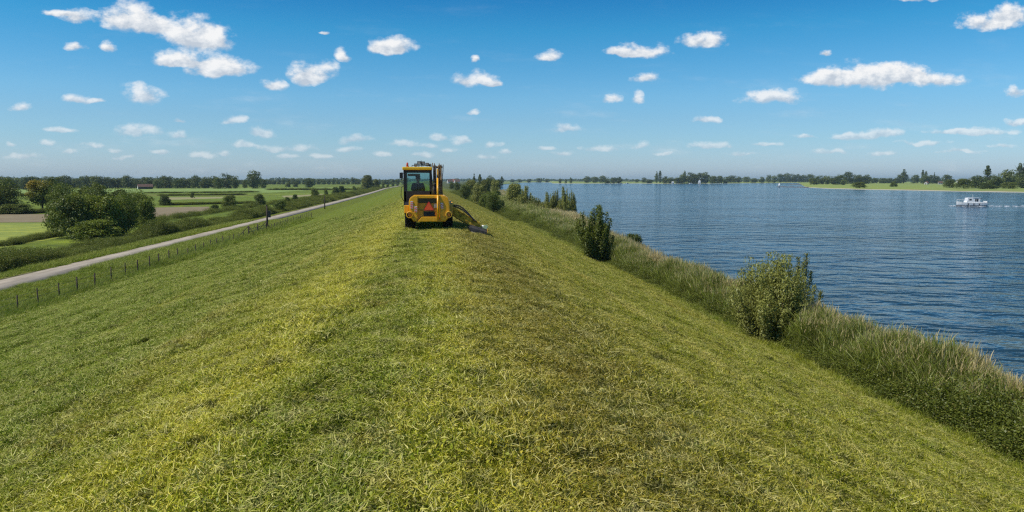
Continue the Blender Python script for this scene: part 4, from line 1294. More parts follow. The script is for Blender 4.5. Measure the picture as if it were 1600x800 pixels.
# ditch hedges on the land side
def along(poly, n, wid, z=0.2, hr=(.8, 1.6), grow=True):
    pts = [ground_at(x_, y_, z) for x_, y_ in poly]
    seg = [(b - a).length for a, b in zip(pts, pts[1:])]
    out = []
    tot = sum(seg)
    for _ in range(n):
        # even in the picture: pick by segment then by inverse distance
        u = rng.uniform(0, tot)
        for a, b, l in zip(pts, pts[1:], seg):
            if u <= l: break
            u -= l
        p = a.lerp(b, min(1, u / l)); d = (b - a).normalized(); nrm = Vector((-d.y, d.x, 0))
        q = p + nrm * rng.uniform(-wid, wid)
        out.append((q.x, q.y))
    return np.array(out)
Yd = 22 * (620 / 22) ** rng.uniform(0, 1, 5600)
Sd = -33.9 + rng.uniform(-1.7, 1.5, len(Yd)) * np.clip(.8 + .3 * np.sin(Yd * .11), .5, 1.1)
Xd = Sd - bend(Yd)
fm = 0.75 + .30 * np.sin(Yd * .13 + 1) + .22 * np.sin(Yd * .41)
parts = [np.stack([Xd, Yd], -1)]; hgt = [np.clip(fm, .45, 1.5) * rng.uniform(.8, 1.25, len(Yd)) * 1.35]; wdt = [np.clip(Yd / 90, 1, 3) * 1.3]
for poly, n, wd, h0 in ([((-100, 392), (10, 384), (60, 373), (95, 368)), 200, .5, .55], [((245, 347), (290, 339), (340, 332), (400, 322), (470, 313), (560, 302)), 520, 1.1, .8],
                        [((255, 321), (330, 319), (400, 318)), 200, .9, .6], [((20, 333), (60, 333), (90, 332)), 90, .8, .7], [((420, 297), (560, 297)), 160, 3.0, 1.2],
                        [((230, 302), (400, 300.5)), 120, 2.0, .7], [((40, 306), (60, 306)), 30, 1.5, .9], [((560, 296), (600, 293)), 70, 2.5, 1.1],
                        [((250, 306), (380, 304.5)), 120, 2.0, .7]):
    q = along(poly, n, wd); dist = np.linalg.norm(q, axis=1)
    parts.append(q); hgt.append(rng.uniform(.6, 1.3, n) * h0); wdt.append(np.clip(dist / 90, 1, 5))
Q = np.concatenate(parts); Hh = np.concatenate(hgt); Ww = np.concatenate(wdt)
k = in_view(Q[:, 0], Q[:, 1], 1.15); Q, Hh, Ww = Q[k], Hh[k], Ww[k]
zq = np.maximum(height(Q[:, 0], Q[:, 1]), -.1)
scatter('ditch_vegetation', src_weed, 6, np.stack([Q[:, 0], Q[:, 1], zq], -1), rng.uniform(0, 6.28, len(Q)), np.zeros((len(Q), 2)), np.stack([Ww, Ww, Hh], -1), 6,
        'dense dark green growth lining the ditches beyond the road', 'ditch vegetation')
# ------------------------------------------------------------------ the mowing machine
mp = ground_at(671, 358.5, 4.9)
mach = empty('mowing_machine', (mp.x, mp.y - 0.35, 4.885))
tag(mach, 'yellow wheeled mowing machine driving away along the dike crest', 'mowing machine')

def bx(name, mat, lo, hi, bev=0.02, parent=None):
    return MB().box(lo, hi, bev).build(name, mat, parent or mach)

# chassis, axles
c = MB(); c.box((-.38, .25, .42), (.38, 5.0, .72), .03); c.cyl((-.95, .95, .58), (.95, .95, .58), .12); c.cyl((-.95, 3.9, .58), (.95, 3.9, .58), .12)
c.build('chassis', M_BLACK, mach)
def wheel(x, y, r=.58, w=.46):
    s = 1 if x > 0 else -1
    t = MB(); t.ring((x, y, r), (1, 0, 0), r - .02, r * .55, w)
    for k in range(22):
        an = 2 * math.pi * k / 22
        for sd in (-1, 1):
            M = Matrix.Translation((x, y, r)) @ Matrix.Rotation(an + sd * .07, 4, 'X') @ Matrix.Translation((sd * w * .24, 0, r - .02)) @ Matrix.Rotation(sd * .55, 4, 'Z')
            t.box((-w * .27, -.028, -.03), (w * .27, .028, .035), .0, M=M)
    whl = t.build('wheel', M_RUB, mach)
    rm = MB(); rm.ring((x, y, r), (1, 0, 0), r * .57, r * .38, w * .8); rm.cyl((x - s * .05, y, r), (x + s * w * .3, y, r), r * .42, r * .2, 20); rm.cyl((x + s * w * .3, y, r), (x + s * (w * .3 + .05), y, r), .09)
    rm.build('rim', M_PAINT, whl)
for x_ in (-.90, .86):
    wheel(x_, .95)
    wheel(x_, 3.9)

# rear engine housing: a hood with chamfered top, open rear face framed by two corner pillars
out = [(-.72, .40), (-.90, .62), (-.93, 1.30), (-.88, 1.48), (-.72, 1.60), (.72, 1.60), (.88, 1.49), (.94, 1.32), (.95, .62), (.74, .38)]
h = MB(); h.prism(out, .16, 1.55, 'y', .045)
hood = h.build('engine_hood', M_PAINT, mach)
p = MB(); p.prism([(-.72, .42), (-.90, .64), (-.93, 1.30), (-.88, 1.48), (-.72, 1.60), (-.50, 1.60), (-.53, .55), (-.58, .40)], .0, .17, 'y', .05)
p.build('rear_corner_panel', M_PAINT, mach)
p = MB(); p.prism([(.74, .40), (.95, .64), (.94, 1.32), (.88, 1.49), (.72, 1.60), (.46, 1.60), (.48, .55), (.55, .40)], .0, .17, 'y', .05)
p.build('rear_corner_panel', M_PAINT, mach)
MB().box((-.52, .02, 1.47), (.47, .17, 1.598), .025).build('rear_top_beam', M_PAINT, mach)
MB().prism([(-.53, .40), (.55, .40), (.40, .62), (-.34, .62)], -.03, .16, 'y', .02).build('rear_bumper', M_PAINT, mach)
MB().box((-.48, .09, 1.25), (.44, .155, 1.45), .01).build('rear_window_slot', M_DGLASS, mach)
g_ = MB()
g_.box((-.26, .09, .64), (.26, .15, .86), .01)
for k in range(5): g_.box((-.24, .07, .66 + k * .04), (.24, .095, .675 + k * .04))
g_.build('radiator_grille', M_BLACK, mach)
MB().box((-.50, .10, .90), (.46, .152, .93), .005).build('rear_seam_bar', M_DIRTY, mach)
# warning triangle
def tri(r, y0, y1, z, x=0.0):
    cut = r * .16
    P = []
    V3 = [(x - r * .866, z - r * .5), (x + r * .866, z - r * .5), (x, z + r)]
    for i_ in range(3):
        a_ = Vector(V3[i_]); b_ = Vector(V3[(i_ + 1) % 3]); pv = Vector(V3[i_ - 1])
        P.append(tuple(a_ + (pv - a_).normalized() * cut)); P.append(tuple(a_ + (b_ - a_).normalized() * cut))
    return MB().prism(P, y0, y1, 'y')
tri(.30, .03, .05, 1.05, -.01).build('warning_triangle', M_REDDK, mach)
tri(.235, .018, .03, 1.05, -.01).build('triangle_reflector', M_RED, bpy.data.objects['warning_triangle'])
MB().box((.22, .05, 1.02), (.42, .07, 1.22), .01).build('number_plate', M_GREYARM, mach)
# striped hazard boards
for (x0, z0, n_) in ((-.80, 1.02, 4), (-.62, .86, 3), (.58, 1.02, 3)):
    b_ = MB().box((x0 - .05, -.022, z0 - .02), (x0 + .07, -.006, z0 + .08 * n_), .0).build('hazard_board', M_WHITE, mach)
    r_ = MB()
    for k in range(n_):
        r_.prism([(x0 - .048, z0 - .015 + k * .08), (x0 + .068, z0 + .02 + k * .08), (x0 + .068, z0 + .055 + k * .08), (x0 - .048, z0 + .02 + k * .08)], -.028, -.0225, 'y')
    r_.build('hazard_stripes', M_RED, b_)
# tail lamps in round guards
for x_ in (-.90, .90):
    gd = MB(); gd.ring((x_, -.03, .72), (0, 1, 0), .155, .115, .12, 24); gd.box((x_ - .03, .03, .58), (x_ + .03, .16, .86))
    lamp = gd.build('tail_lamp', M_DIRTY if x_ > 0 else M_PAINT, mach)
    MB().cyl((x_, -.06, .72), (x_, .02, .72), .075).build('lens', M_ORANGE, lamp)
MB().cyl((.40, -.05, .45), (.40, -.05, 1.62), .045).cyl((.40, -.05, 1.62), (.40, .6, 2.38), .045).build('guard_tube', M_PAINT, mach)
# fenders and side tank
for x_, sg in ((-.90, -1), (.86, 1)):
    fd = MB()
    for y_ in (.95, 3.9):
        pts = [(y_ + .72 * math.cos(t_), .58 + .70 * math.sin(t_)) for t_ in np.linspace(.25, math.pi - .25, 12)]
        inn = [(y_ + .67 * math.cos(t_), .58 + .65 * math.sin(t_)) for t_ in np.linspace(math.pi - .25, .25, 12)]
        fd.prism(pts + inn, x_ - .24, x_ + .24, 'x')
    fd.build('fender', M_PAINT if sg > 0 else M_BLACK, mach)
MB().box((-1.16, 1.62, .62), (-.40, 2.7, 1.10), .05).build('fuel_tank', M_PAINT, mach)
MB().box((-1.15, .20, .78), (-.925, .62, 1.14), .03).build('tool_box', M_PAINT, mach)
st = MB(); st.box((-1.14, 2.75, .35), (-.9, 3.15, .39)); st.box((-1.14, 2.75, .62), (-.9, 3.15, .66)); st.tube([(-1.12, 2.75, .35), (-1.12, 2.75, 1.0)], .015); st.tube([(-1.12, 3.15, .35), (-1.12, 3.15, 1.0)], .015)
st.build('step', M_BLACK, mach)
MB().box((.05, 1.56, .72), (.95, 4.6, 1.15), .06).build('boom_platform', M_PAINT, mach)
MB().box((-.95, 3.35, .72), (.0, 5.0, 1.15), .08).build('front_deck', M_PAINT, mach)
MB().box((-1.05, 5.0, .42), (1.05, 5.15, .85), .03).build('front_bumper', M_BLACK, mach)
for x_ in (-.75, .75):
    MB().cyl((x_, 5.14, .68), (x_, 5.19, .68), .09).build('headlight', M_WHITE, mach)

# cab
X0, X1, Yc0, Yc1, Z0, Z1 = -1.20, .13, 1.60, 3.30, 1.10, 2.78
cf = MB()
for (x_, y_) in ((X0 + .05, Yc0 + .05), (X1 - .05, Yc0 + .05), (X0 + .05, Yc1 - .05), (X1 - .05, Yc1 - .05)):
    cf.box((x_ - .06, y_ - .06, Z0), (x_ + .06, y_ + .06, Z1), .015)
cf.box((X0, Yc0 - .01, Z0 - .02), (X1, Yc0 + .07, 1.78), .015)       # closed lower rear wall
cf.box((X0, Yc0 - .005, 2.68), (X1, Yc0 + .08, Z1), .01)
cf.box((X0, Yc1 - .08, 2.66), (X1, Yc1, Z1), .01)
cf.box((X0, Yc1 - .07, Z0 - .02), (X1, Yc1, 1.42), .01)
for x_ in (X0, X1 - .06):
    cf.box((x_, Yc0, Z0 - .02), (x_ + .06, Yc1, 1.45), .01); cf.box((x_, Yc0, 2.68), (x_ + .06, Yc1, Z1), .01)
    cf.box((x_, Yc0 + .75, Z0), (x_ + .05, Yc0 + .82, Z1), .01)
cf.box((X0, Yc0, Z0 - .06), (X1, Yc1, Z0), .01)
cab = cf.build('cab', M_BLACK, mach)
rf = MB(); rf.box((X0 - .06, Yc0 - .12, Z1 + .002), (X1 + .03, Yc1 + .2, Z1 + .15), .055, seg=3)
rf.build('cab_roof', M_ROOFY, mach)
for nm, lo, hi in (('rear_window', (X0 + .10, Yc0 + .03, 1.78), (X1 - .10, Yc0 + .04, 2.68)), ('front_window', (X0 + .10, Yc1 - .04, 1.42), (X1 - .10, Yc1 - .03, 2.66)),
                   ('side_window', (X0 + .02, Yc0 + .10, 1.45), (X0 + .03, Yc1 - .10, 2.68)), ('side_window', (X1 - .03, Yc0 + .10, 1.45), (X1 - .02, Yc1 - .10, 2.68))):
    MB().box(lo, hi).build(nm, M_GLASS, cab)
se = MB(); se.box((-.80, 1.95, 1.42), (-.28, 2.45, 1.57), .05); se.box((-.76, 1.90, 1.55), (-.32, 2.00, 2.00), .05); se.box((-.65, 1.95, 1.10), (-.43, 2.3, 1.45))
se.build('seat', M_SEAT, cab)
sw_ = MB(); sw_.ring((-.54, 2.86, 1.72), (0, -.6, 1), .19, .165, .025, 24); sw_.cyl((-.54, 2.88, 1.70), (-.54, 3.12, 1.15), .03)
sw_.build('steering_wheel', M_BLACK, cab)
cn = MB(); cn.box((-.20, 2.1, 1.10), (-.02, 2.8, 1.55), .04); cn.cyl((-.11, 2.5, 1.55), (-.11, 2.47, 1.75), .02); cn.ball((-.11, 2.47, 1.76), .035)
cn.build('control_console', M_BLACK, cab)
MB().box((X0 + .14, Yc1 - .14, 2.50), (X0 + .75, Yc1 - .10, 2.62), .02).build('sun_visor', M_GREYARM, cab)
# things on the cab roof
for x_, y_, s_ in ((-1.02, 1.70, .9), ):
    b_ = MB(); b_.cyl((x_, y_, 2.92), (x_, y_, 2.97), .07); b_.cyl((x_, y_, 2.97), (x_, y_, 3.10), .055, .045); b_.ball((x_, y_, 3.10), .045, 12)
    b_.build('beacon', simple('amber_beacon', (.45, .05, .02), .25, .6), mach)
wl = [(-.62, 1.72, 3.02, .08), (-.46, 1.62, 3.12, .09), (-.28, 1.70, 3.10, .10), (-.08, 1.66, 3.05, .085), (.05, 1.74, 3.02, .07)]
for x_, y_, z_, r_ in wl:
    b_ = MB(); b_.box((x_ - r_, y_ - .06, z_ - r_ * .9), (x_ + r_, y_ + .05, z_ + r_ * .9), .02); b_.box((x_ - .012, y_ - .02, 2.92), (x_ + .012, y_ + .02, z_ - r_ * .8))
    l_ = b_.build('work_light', M_BLACK, mach)
    MB().box((x_ - r_ * .75, y_ - .068, z_ - r_ * .65), (x_ + r_ * .75, y_ - .061, z_ + r_ * .65)).build('lens', M_GREYARM, l_)
rl = MB(); rl.tube([(-.80, 1.60, 2.93), (-.80, 1.60, 3.0), (.06, 1.60, 3.0), (.06, 1.60, 2.93)], .014); rl.tube([(-.36, 1.75, 2.93), (-.36, 1.75, 3.24)], .012); rl.tube([(-.5, 1.75, 2.93), (-.52, 1.75, 3.2)], .01)
rl.build('lamp_rail', M_BLACK, mach)
# mirrors
mr = MB(); mr.tube([(X0 + .02, 1.75, 2.62), (X0 - .10, 1.75, 2.66), (X0 - .12, 1.75, 2.30)], .014); mr.box((X0 - .20, 1.72, 2.38), (X0 - .04, 1.78, 2.66), .02)
mr.build('mirror', M_BLACK, mach)
mr = MB(); mr.tube([(X0 + .02, 1.62, 2.05), (X0 - .12, 1.60, 1.95), (X0 - .14, 1.60, 1.55), (X0 - .02, 1.60, 1.30)], .015)
mr.build('grab_rail', M_BLACK, mach)
ex = MB(); ex.cyl((.22, 1.35, 1.55), (.22, 1.35, 2.05), .045); ex.cyl((.22, 1.35, 2.05), (.26, 1.25, 2.15), .04)
ex.build('exhaust_pipe', M_STEEL, mach)

# folded crane arm standing upright right of the cab
bm_ = MB(); bm_.prism([(2.2, 1.1), (2.62, 1.1), (2.72, 2.0), (2.52, 2.98), (2.3, 3.02), (2.42, 2.0)], .20, .36, 'x', .02)
bm_.build('boom', M_GREYARM, mach)
b2 = MB(); b2.prism([(1.95, 1.35), (2.2, 1.3), (2.5, 2.2), (2.42, 3.0), (2.22, 3.03), (2.15, 2.2)], .44, .62, 'x', .02)
b2.cyl((.18, 2.4, 2.93), (.66, 2.4, 2.93), .05)
b2.build('folded_arm', M_BROWNARM, mach)
cy = MB(); cy.cyl((.41, 1.95, 1.3), (.41, 2.15, 2.25), .05); cy.cyl((.41, 2.15, 2.25), (.41, 2.28, 2.85), .028)
cy.build('hydraulic_cylinder', M_DIRTY, mach)
for k, (x_, a_) in enumerate(((.14, .05), (.30, .1), (.52, .07), (.66, .04))):
    t_ = np.linspace(0, 1, 9)
    pts = [(x_ + .03 * math.sin(u * 5 + k), 2.05 + .15 * math.sin(u * 3.1) - a_, 1.25 + 1.8 * u + (.12 * math.sin(math.pi * u) if k % 2 else 0)) for u in t_]
    MB().tube(pts, .02, 6).build('hose', M_BLACK, mach)
tp = MB()
for x_, z_, h_ in ((.18, 3.0, .14), (.27, 3.02, .10), (.50, 2.98, .14), (.60, 2.96, .10)):
    tp.box((x_ - .02, 2.32, z_ - .05), (x_ + .02, 2.5, z_ + h_), .008)
tp.build('hose_bracket', M_BROWNARM, mach)

# side arm reaching down to the flail head on the slope
def beam(name, p0, p1, w, h, mat, parent=mach, b=.015):
    p0, p1 = Vector(p0), Vector(p1); d = p1 - p0
    M = Matrix.Translation(p0) @ d.to_track_quat('X', 'Z').to_matrix().to_4x4()
    return MB().box((0, -w / 2, -h / 2), (d.length, w / 2, h / 2), b, M=M).build(name, mat, parent)
MB().box((.90, .80, .66), (1.14, 1.35, 1.12), .03).build('arm_bracket', M_DIRTY, mach)
A0, A1 = Vector((1.02, 1.1, .90)), Vector((2.32, 1.1, .12))
beam('mower_arm', A0, A1, .26, .36, M_DIRTY)
beam('arm_ram', A0 + Vector((0.05, -.02, -.22)), A1 + Vector((-.35, -.02, -.02)), .09, .09, M_BROWNARM)
MB().prism([(2.14, .30), (2.38, .22), (2.62, -.18), (2.36, -.10)], 1.0, 1.2, 'y', .015).build('arm_elbow', M_DIRTY, mach)
for k, (o_, lift) in enumerate(((.0, .42), (.07, .26))):
    pts = []
    for u in np.linspace(0, 1, 14):
        q = A0.lerp(A1, u * .93) + Vector((0, -.13 - o_, .17 + .7 * lift * math.sin(math.pi * min(1, u * 1.15)) ** .8 * (1 - .35 * u)))
        pts.append(q)
    MB().tube(pts, .032, 6).build('hose', M_BLACK, mach)
# flail head follows the slope
slope_ang = -math.atan(.30)
MH = Matrix.Translation((2.32, 1.15, -.20)) @ Matrix.Rotation(-slope_ang, 4, 'Y')
hd = MB()
hd.prism([(-.55, -.12), (-.5, .16), (-.25, .27), (.25, .27), (.5, .14), (.55, -.12)], -.50, .36, 'x', .015, M=MH)
hd.cyl(MH @ Vector((-.52, 0, -.08)), MH @ Vector((.38, 0, -.08)), .10)
hd.build('flail_head', M_STEEL, mach)
rl_ = MB(); rl_.cyl(MH @ Vector((-.46, -.62, -.06)), MH @ Vector((.32, -.62, -.06)), .07); rl_.box((-.5, -.66, -.08), (-.46, -.35, .02), M=MH); rl_.box((.32, -.66, -.08), (.36, -.35, .02), M=MH)
rl_.build('roller', M_BLACK, mach)
MB().box((.365, -.5, -.13), (.385, .5, .3), .005, M=MH).build('side_plate', M_DIRTY, mach)
lg = MB(); lg.prism([(.12, .27), (.32, .27), (.36, .42), (.26, .48), (.14, .40)], -.28, -.24, 'y', .008, M=MH)
lg.build('guard_plate', M_LIME, mach)
mo = MB(); mo.cyl(MH @ Vector((.08, .05, .33)), MH @ Vector((.28, .05, .33)), .07); mo.build('hydraulic_motor', M_WHITE, mach)

# driver
def skin_body(name, joints, edges, mat, parent, sub=2):
    me = bpy.data.meshes.new(name)
    me.from_pydata([j_[:3] for j_ in joints], edges, [])
    o = mesh_obj(name, me, mat, parent)
    sk = o.modifiers.new('skin', 'SKIN')
    for v_, j_ in zip(me.skin_vertices[0].data, joints):
        v_.radius = (j_[3], j_[4] if len(j_) > 4 else j_[3])
    me.skin_vertices[0].data[0].use_root = True
    sk.use_smooth_shade = True
    sb = o.modifiers.new('sub', 'SUBSURF'); sb.levels = sub; sb.render_levels = sub
    return o
def person_seated(loc):
    root = empty('person', loc)
    # local: x right, y forward, z up; origin at the seat cushion top under the pelvis
    J = [(0, 0, .08, .15, .13), (0, .0, .25, .14, .12), (0, .0, .44, .17, .12), (0, .01, .52, .07), (0, .03, .60, .06), (0, .04, .68, .085, .095), (0, .045, .76, .08, .09),
         (-.20, 0, .47, .07), (-.26, .12, .24, .052), (-.20, .36, .22, .04), (-.18, .43, .25, .035, .02),
         (.20, 0, .47, .07), (.26, .12, .24, .052), (.22, .30, .14, .04), (.22, .37, .14, .035, .02),
         (-.10, .05, .06, .09), (-.13, .44, .06, .065), (-.13, .52, -.30, .045), (-.13, .64, -.32, .04, .03),
         (.10, .05, .06, .09), (.13, .44, .06, .065), (.13, .52, -.30, .045), (.13, .64, -.32, .04, .03)]
    E = [(0, 1), (1, 2), (2, 3), (3, 4), (4, 5), (5, 6), (2, 7), (7, 8), (8, 9), (9, 10), (2, 11), (11, 12), (12, 13), (13, 14), (0, 15), (15, 16), (16, 17), (17, 18), (0, 19), (19, 20), (20, 21), (21, 22)]
    skin_body('body', J, E, M_SKIN, root)
    g = lambda j_, k_: (*j_[:3], *[r_ * k_ for r_ in j_[3:]])
    ja = [0, 1, 2, 7, 8, 9, 11, 12, 13]
    mp_ = {a_: i_ for i_, a_ in enumerate(ja)}
    skin_body('jacket', [g(J[a_], 1.16) for a_ in ja], [(mp_[a_], mp_[b_]) for a_, b_ in E if a_ in mp_ and b_ in mp_], M_JACKET, root)
    jt_ = [0, 15, 16, 17, 19, 20, 21]; mt = {a_: i_ for i_, a_ in enumerate(jt_)}
    skin_body('trousers', [g(J[a_], 1.15) for a_ in jt_], [(mt[a_], mt[b_]) for a_, b_ in E if a_ in mt and b_ in mt], M_TROUS, root)
    cp = MB(); cp.ball((0, .04, .80), .108, 20, (1, 1.08, .62)); cp.box((-.07, .12, .785), (.07, .22, .80), .008)
    cp.build('cap', M_JACKET, root)
    MB().ball((0, .02, .745), .098, 16, (1, 1.0, .75)).build('hair', simple('dark_hair', (.03, .02, .015), .8, .2), root)
    fc = MB(); fc.ball((-.035, .135, .715), .014, 8); fc.ball((.035, .135, .715), .014, 8)
    fc.build('eye', M_WHITE, root)
    fc = MB(); fc.prism([(.125, .70), (.16, .665), (.125, .655)], -.014, .014, 'x', .004); fc.box((-.03, .125, .625), (.03, .135, .632)); fc.ball((-.095, .04, .70), .028, 8, (.4, 1, 1.2)); fc.ball((.095, .04, .70), .028, 8, (.4, 1, 1.2))
    fc.build('face', M_SKIN, root)
    for sgn, hx in ((-1, (-.18, .43, .25)), (1, (.22, .37, .14))):
        hm = MB()
        for k_ in range(4):
            x_ = hx[0] + (k_ - 1.5) * .02; l_ = (.07, .08, .075, .06)[k_]
            hm.tube([(x_, hx[1] + .01, hx[2]), (x_, hx[1] + l_ * .6, hx[2] + .005), (x_, hx[1] + l_, hx[2] - .025)], [.010, .009, .007], 6)
        hm.tube([(hx[0] - sgn * .03, hx[1] - .02, hx[2]), (hx[0] - sgn * .05, hx[1] + .02, hx[2] + .005), (hx[0] - sgn * .045, hx[1] + .045, hx[2] - .01)], [.012, .010, .008], 6)
        hm.build('hand', M_SKIN, root)
    return tag(root, 'person in a dark jacket and cap seated in the machine cab, seen from behind', 'person')
dr = person_seated((mach.location.x - .54, mach.location.y + 2.18, mach.location.z + 1.57))
dr.scale = (1.12, 1.12, 1.12)

# ------------------------------------------------------------------ fences, gate, poles
def fence_run(y0, y1, step, label, seed):
    rnd = random.Random(seed)
    o0 = (-21.3 - float(bend(np.array(float(y0)))), y0); z0 = hz(*o0)
    root = empty('wire_fence', (*o0, z0))
    tag(root, label, 'fence', 'post and wire fences at the dike foot')
    y = y0; tops = []
    while y <= y1:
        x_ = -21.3 - float(bend(np.array(float(y)))) + rnd.uniform(-.06, .06); z_ = hz(x_, y)
        h_ = rnd.uniform(1.0, 1.22); r_ = rnd.uniform(.035, .055)
        lean = (rnd.uniform(-.05, .05), rnd.uniform(-.05, .05))
        MB().cyl((x_ - o0[0], y - o0[1], z_ - z0 - .3), (x_ - o0[0] + lean[0], y - o0[1] + lean[1], z_ - z0 + h_), r_, r_ * .9, 8).build('fence_post', M_WOOD, root)
        tops.append((x_ - o0[0], y - o0[1], z_ - z0))
        y += step * rnd.uniform(.88, 1.12)
    for hh_ in (.35, .65, .95):
        MB().tube([(p_[0] + .06, p_[1], p_[2] + hh_) for p_ in tops], .006, 4).build('wire', M_WIRE, root)
fence_run(33, 88.5, 2.3, 'near post and wire fence left of the dike, ending at the gate', 1)
fence_run(100, 138, 2.1, 'farther post and wire fence between the gate and the farther pole', 2)
def gate():
    y0, y1 = 90.0, 99.5
    x0 = -21.4 - float(bend(np.array(90.0))); z0 = hz(x0, y0)
    root = empty('field_gate', (x0, y0, z0))
    tag(root, 'dark metal field gate in the fence by the taller pole', 'gate')
    for y_ in (0, 4.6, 9.4):
        MB().cyl((0, y_, -.3), (0, y_, 1.45), .09, .08, 10).build('gate_post', M_WOOD, root)
    for a_, b_ in ((.15, 4.4), (4.8, 9.2)):
        m_ = MB()
        for z_ in (.25, .5, .78, 1.08): m_.tube([(0, a_, z_), (0, b_, z_)], .022, 6)
        m_.tube([(0, a_, .2), (0, a_, 1.15)], .025, 6); m_.tube([(0, b_, .2), (0, b_, 1.15)], .025, 6); m_.tube([(0, a_, .25), (0, b_, 1.08)], .02, 6)
        m_.build('gate_leaf', M_BLACK, root)
    for y_ in (0, 9.4):
        s_ = 1 if y_ == 0 else -1
        MB().tube([(-1.6, y_, -.2), (0, y_, 1.5), (.9, y_ , .1)], .035, 6).build('brace', M_WOOD, root)
gate()
def pole(px, base, top, box, label):
    g = ground_at(px, base, .3); g.z = hz(g.x, g.y)
    L = math.hypot(g.x, g.y); d = ray(px, top); h_ = CAMZ + d.z * L / math.hypot(d.x, d.y) - g.z
    root = empty('utility_pole', g); tag(root, label, 'pole', 'poles by the service road')
    MB().cyl((0, 0, -.4), (0, 0, h_), .15, .11, 12).build('pole_shaft', M_WOOD, root)
    MB().cyl((0, 0, h_), (0, 0, h_ + .08), .14, .04, 12).build('pole_cap', M_BLACK, root)
    if box:
        MB().box((.12, -.18, h_ * .52), (.48, .18, h_ * .78), .03).build('junction_box', M_BLACK, root)
pole(418, 359, 321, True, 'taller dark pole with a box on its side by the gate')
pole(507.5, 326, 306, False, 'farther and shorter plain pole beside the road')

# ------------------------------------------------------------------ motor boat
bg_ = ground_at(1517, 322, 0)
boat = empty('motor_boat', (bg_.x, bg_.y, 0), R(180 - 14))
boat.scale = (.80, .9, 1.10)
tag(boat, 'white motor cruiser with a cabin heading left on the river', 'boat')
def hull_mesh(Lh=9.2, B=3.0):
    # stations from stern to bow: x, half beam at deck, half beam at water, deck height
    st_ = [(-Lh / 2, 1.25, 1.05, .78), (-Lh * .3, 1.42, 1.25, .76), (0, 1.5, 1.3, .82), (Lh * .22, 1.35, 1.05, .92), (Lh * .38, .9, .55, 1.05), (Lh * .47, .42, .14, 1.15), (Lh * .52, .04, .02, 1.22)]
    V_, F_ = [], []
    for x_, b1, b0, h_ in st_:
        V_ += [(x_, -b1, h_), (x_ - .05, -(b1 * .6 + b0 * .4), h_ * .45), (x_ - .12, -b0, 0), (x_ - .2, -b0 * .7, -.35), (x_ - .2, b0 * .7, -.35), (x_ - .12, b0, 0), (x_ - .05, b1 * .6 + b0 * .4, h_ * .45), (x_, b1, h_)]
    n_ = 8
    for k in range(len(st_) - 1):
        for i_ in range(n_):
            a_, b_ = k * n_ + i_, k * n_ + (i_ + 1) % n_
            F_.append((a_, b_, b_ + n_, a_ + n_))
    me = bpy.data.meshes.new('hull')
    me.from_pydata(V_, [], F_ + [tuple(range(n_))[::-1]])
    bmm = bmesh.new(); bmm.from_mesh(me); bmesh.ops.recalc_face_normals(bmm, faces=bmm.faces); bmm.to_mesh(me); bmm.free()
    return me
mesh_obj('hull', hull_mesh(), M_WHITE, boat)
MB().prism([(-4.62, 1.28), (-2.7, 1.46), (0, 1.54), (2.0, 1.38), (3.5, .93), (4.3, .45), (4.8, .06), (4.8, -.06), (4.3, -.45), (3.5, -.93), (2.0, -1.38), (0, -1.54), (-2.7, -1.46), (-4.62, -1.28)], .10, .20, 'z').build('waterline_stripe', M_NAVY, boat)
MB().prism([(-2.4, .78), (2.1, .84), (1.75, 1.25), (1.55, 2.08), (.2, 2.12), (.0, 2.0), (-2.4, 2.0)], -1.05, 1.05, 'y', .06).build('cabin', M_WHITE, boat)
cb = bpy.data.objects['cabin']
MB().prism([(-2.5, 2.0), (0, 2.02), (0, 2.10), (-2.5, 2.08)], -1.12, 1.12, 'y', .02).build('cabin_roof', M_WHITE, boat)
for s_ in (-1, 1):
    MB().box((.35, s_ * 1.05 - .012, 1.42), (1.15, s_ * 1.05 + .012, 1.78), .0).build('window', M_DGLASS, cb)
    MB().box((-1.75, s_ * 1.05 - .012, 1.15), (-1.25, s_ * 1.05 + .012, 1.86), .0).build('window', M_DGLASS, cb)
    MB().box((-1.15, s_ * 1.05 - .012, 1.15), (-.72, s_ * 1.05 + .012, 1.86), .0).build('window', M_DGLASS, cb)
    for x_ in (1.6, -.1, -1.9):
        MB().cyl((x_, s_ * 1.62, .25), (x_, s_ * 1.62, .75), .13).build('fender', M_NAVY, boat)
    rr_ = MB(); pr = [(1.9, s_ * 1.3, 1.55), (3.4, s_ * .9, 1.62), (4.55, s_ * .12, 1.72)]
    rr_.tube(pr, .03, 6)
    for q_ in pr: rr_.tube([q_, (q_[0], q_[1], .95)], .025, 6)
    rr_.build('bow_rail', M_WHITE, boat)
MB().prism([(-4.3, .78), (-2.5, .78), (-2.5, 1.02), (-4.3, 1.0)], -1.2, 1.2, 'y', .03).build('cockpit_coaming', M_WHITE, boat)
MB().box((-4.66, -1.1, .7), (-4.45, 1.1, 1.28), .05).build('transom', M_WHITE, boat)
ca = MB(); ca.tube([(-2.5, -1, 2.0), (-3.1, -1, 1.9), (-3.3, -1, .95)], .03, 6); ca.tube([(-2.5, 1, 2.0), (-3.1, 1, 1.9), (-3.3, 1, .95)], .03, 6); ca.build('canopy_frame', M_NAVY, boat)
MB().prism([(-2.5, 2.0), (-3.1, 1.9), (-3.1, 1.86), (-2.5, 1.95)], -1.0, 1.0, 'y').build('canopy', M_NAVY, boat)
mt_ = MB(); mt_.tube([(-.4, 0, 2.1), (-.4, 0, 2.75)], .03, 6); mt_.ball((-.4, 0, 2.8), .07, 8); mt_.build('mast', M_WHITE, boat)
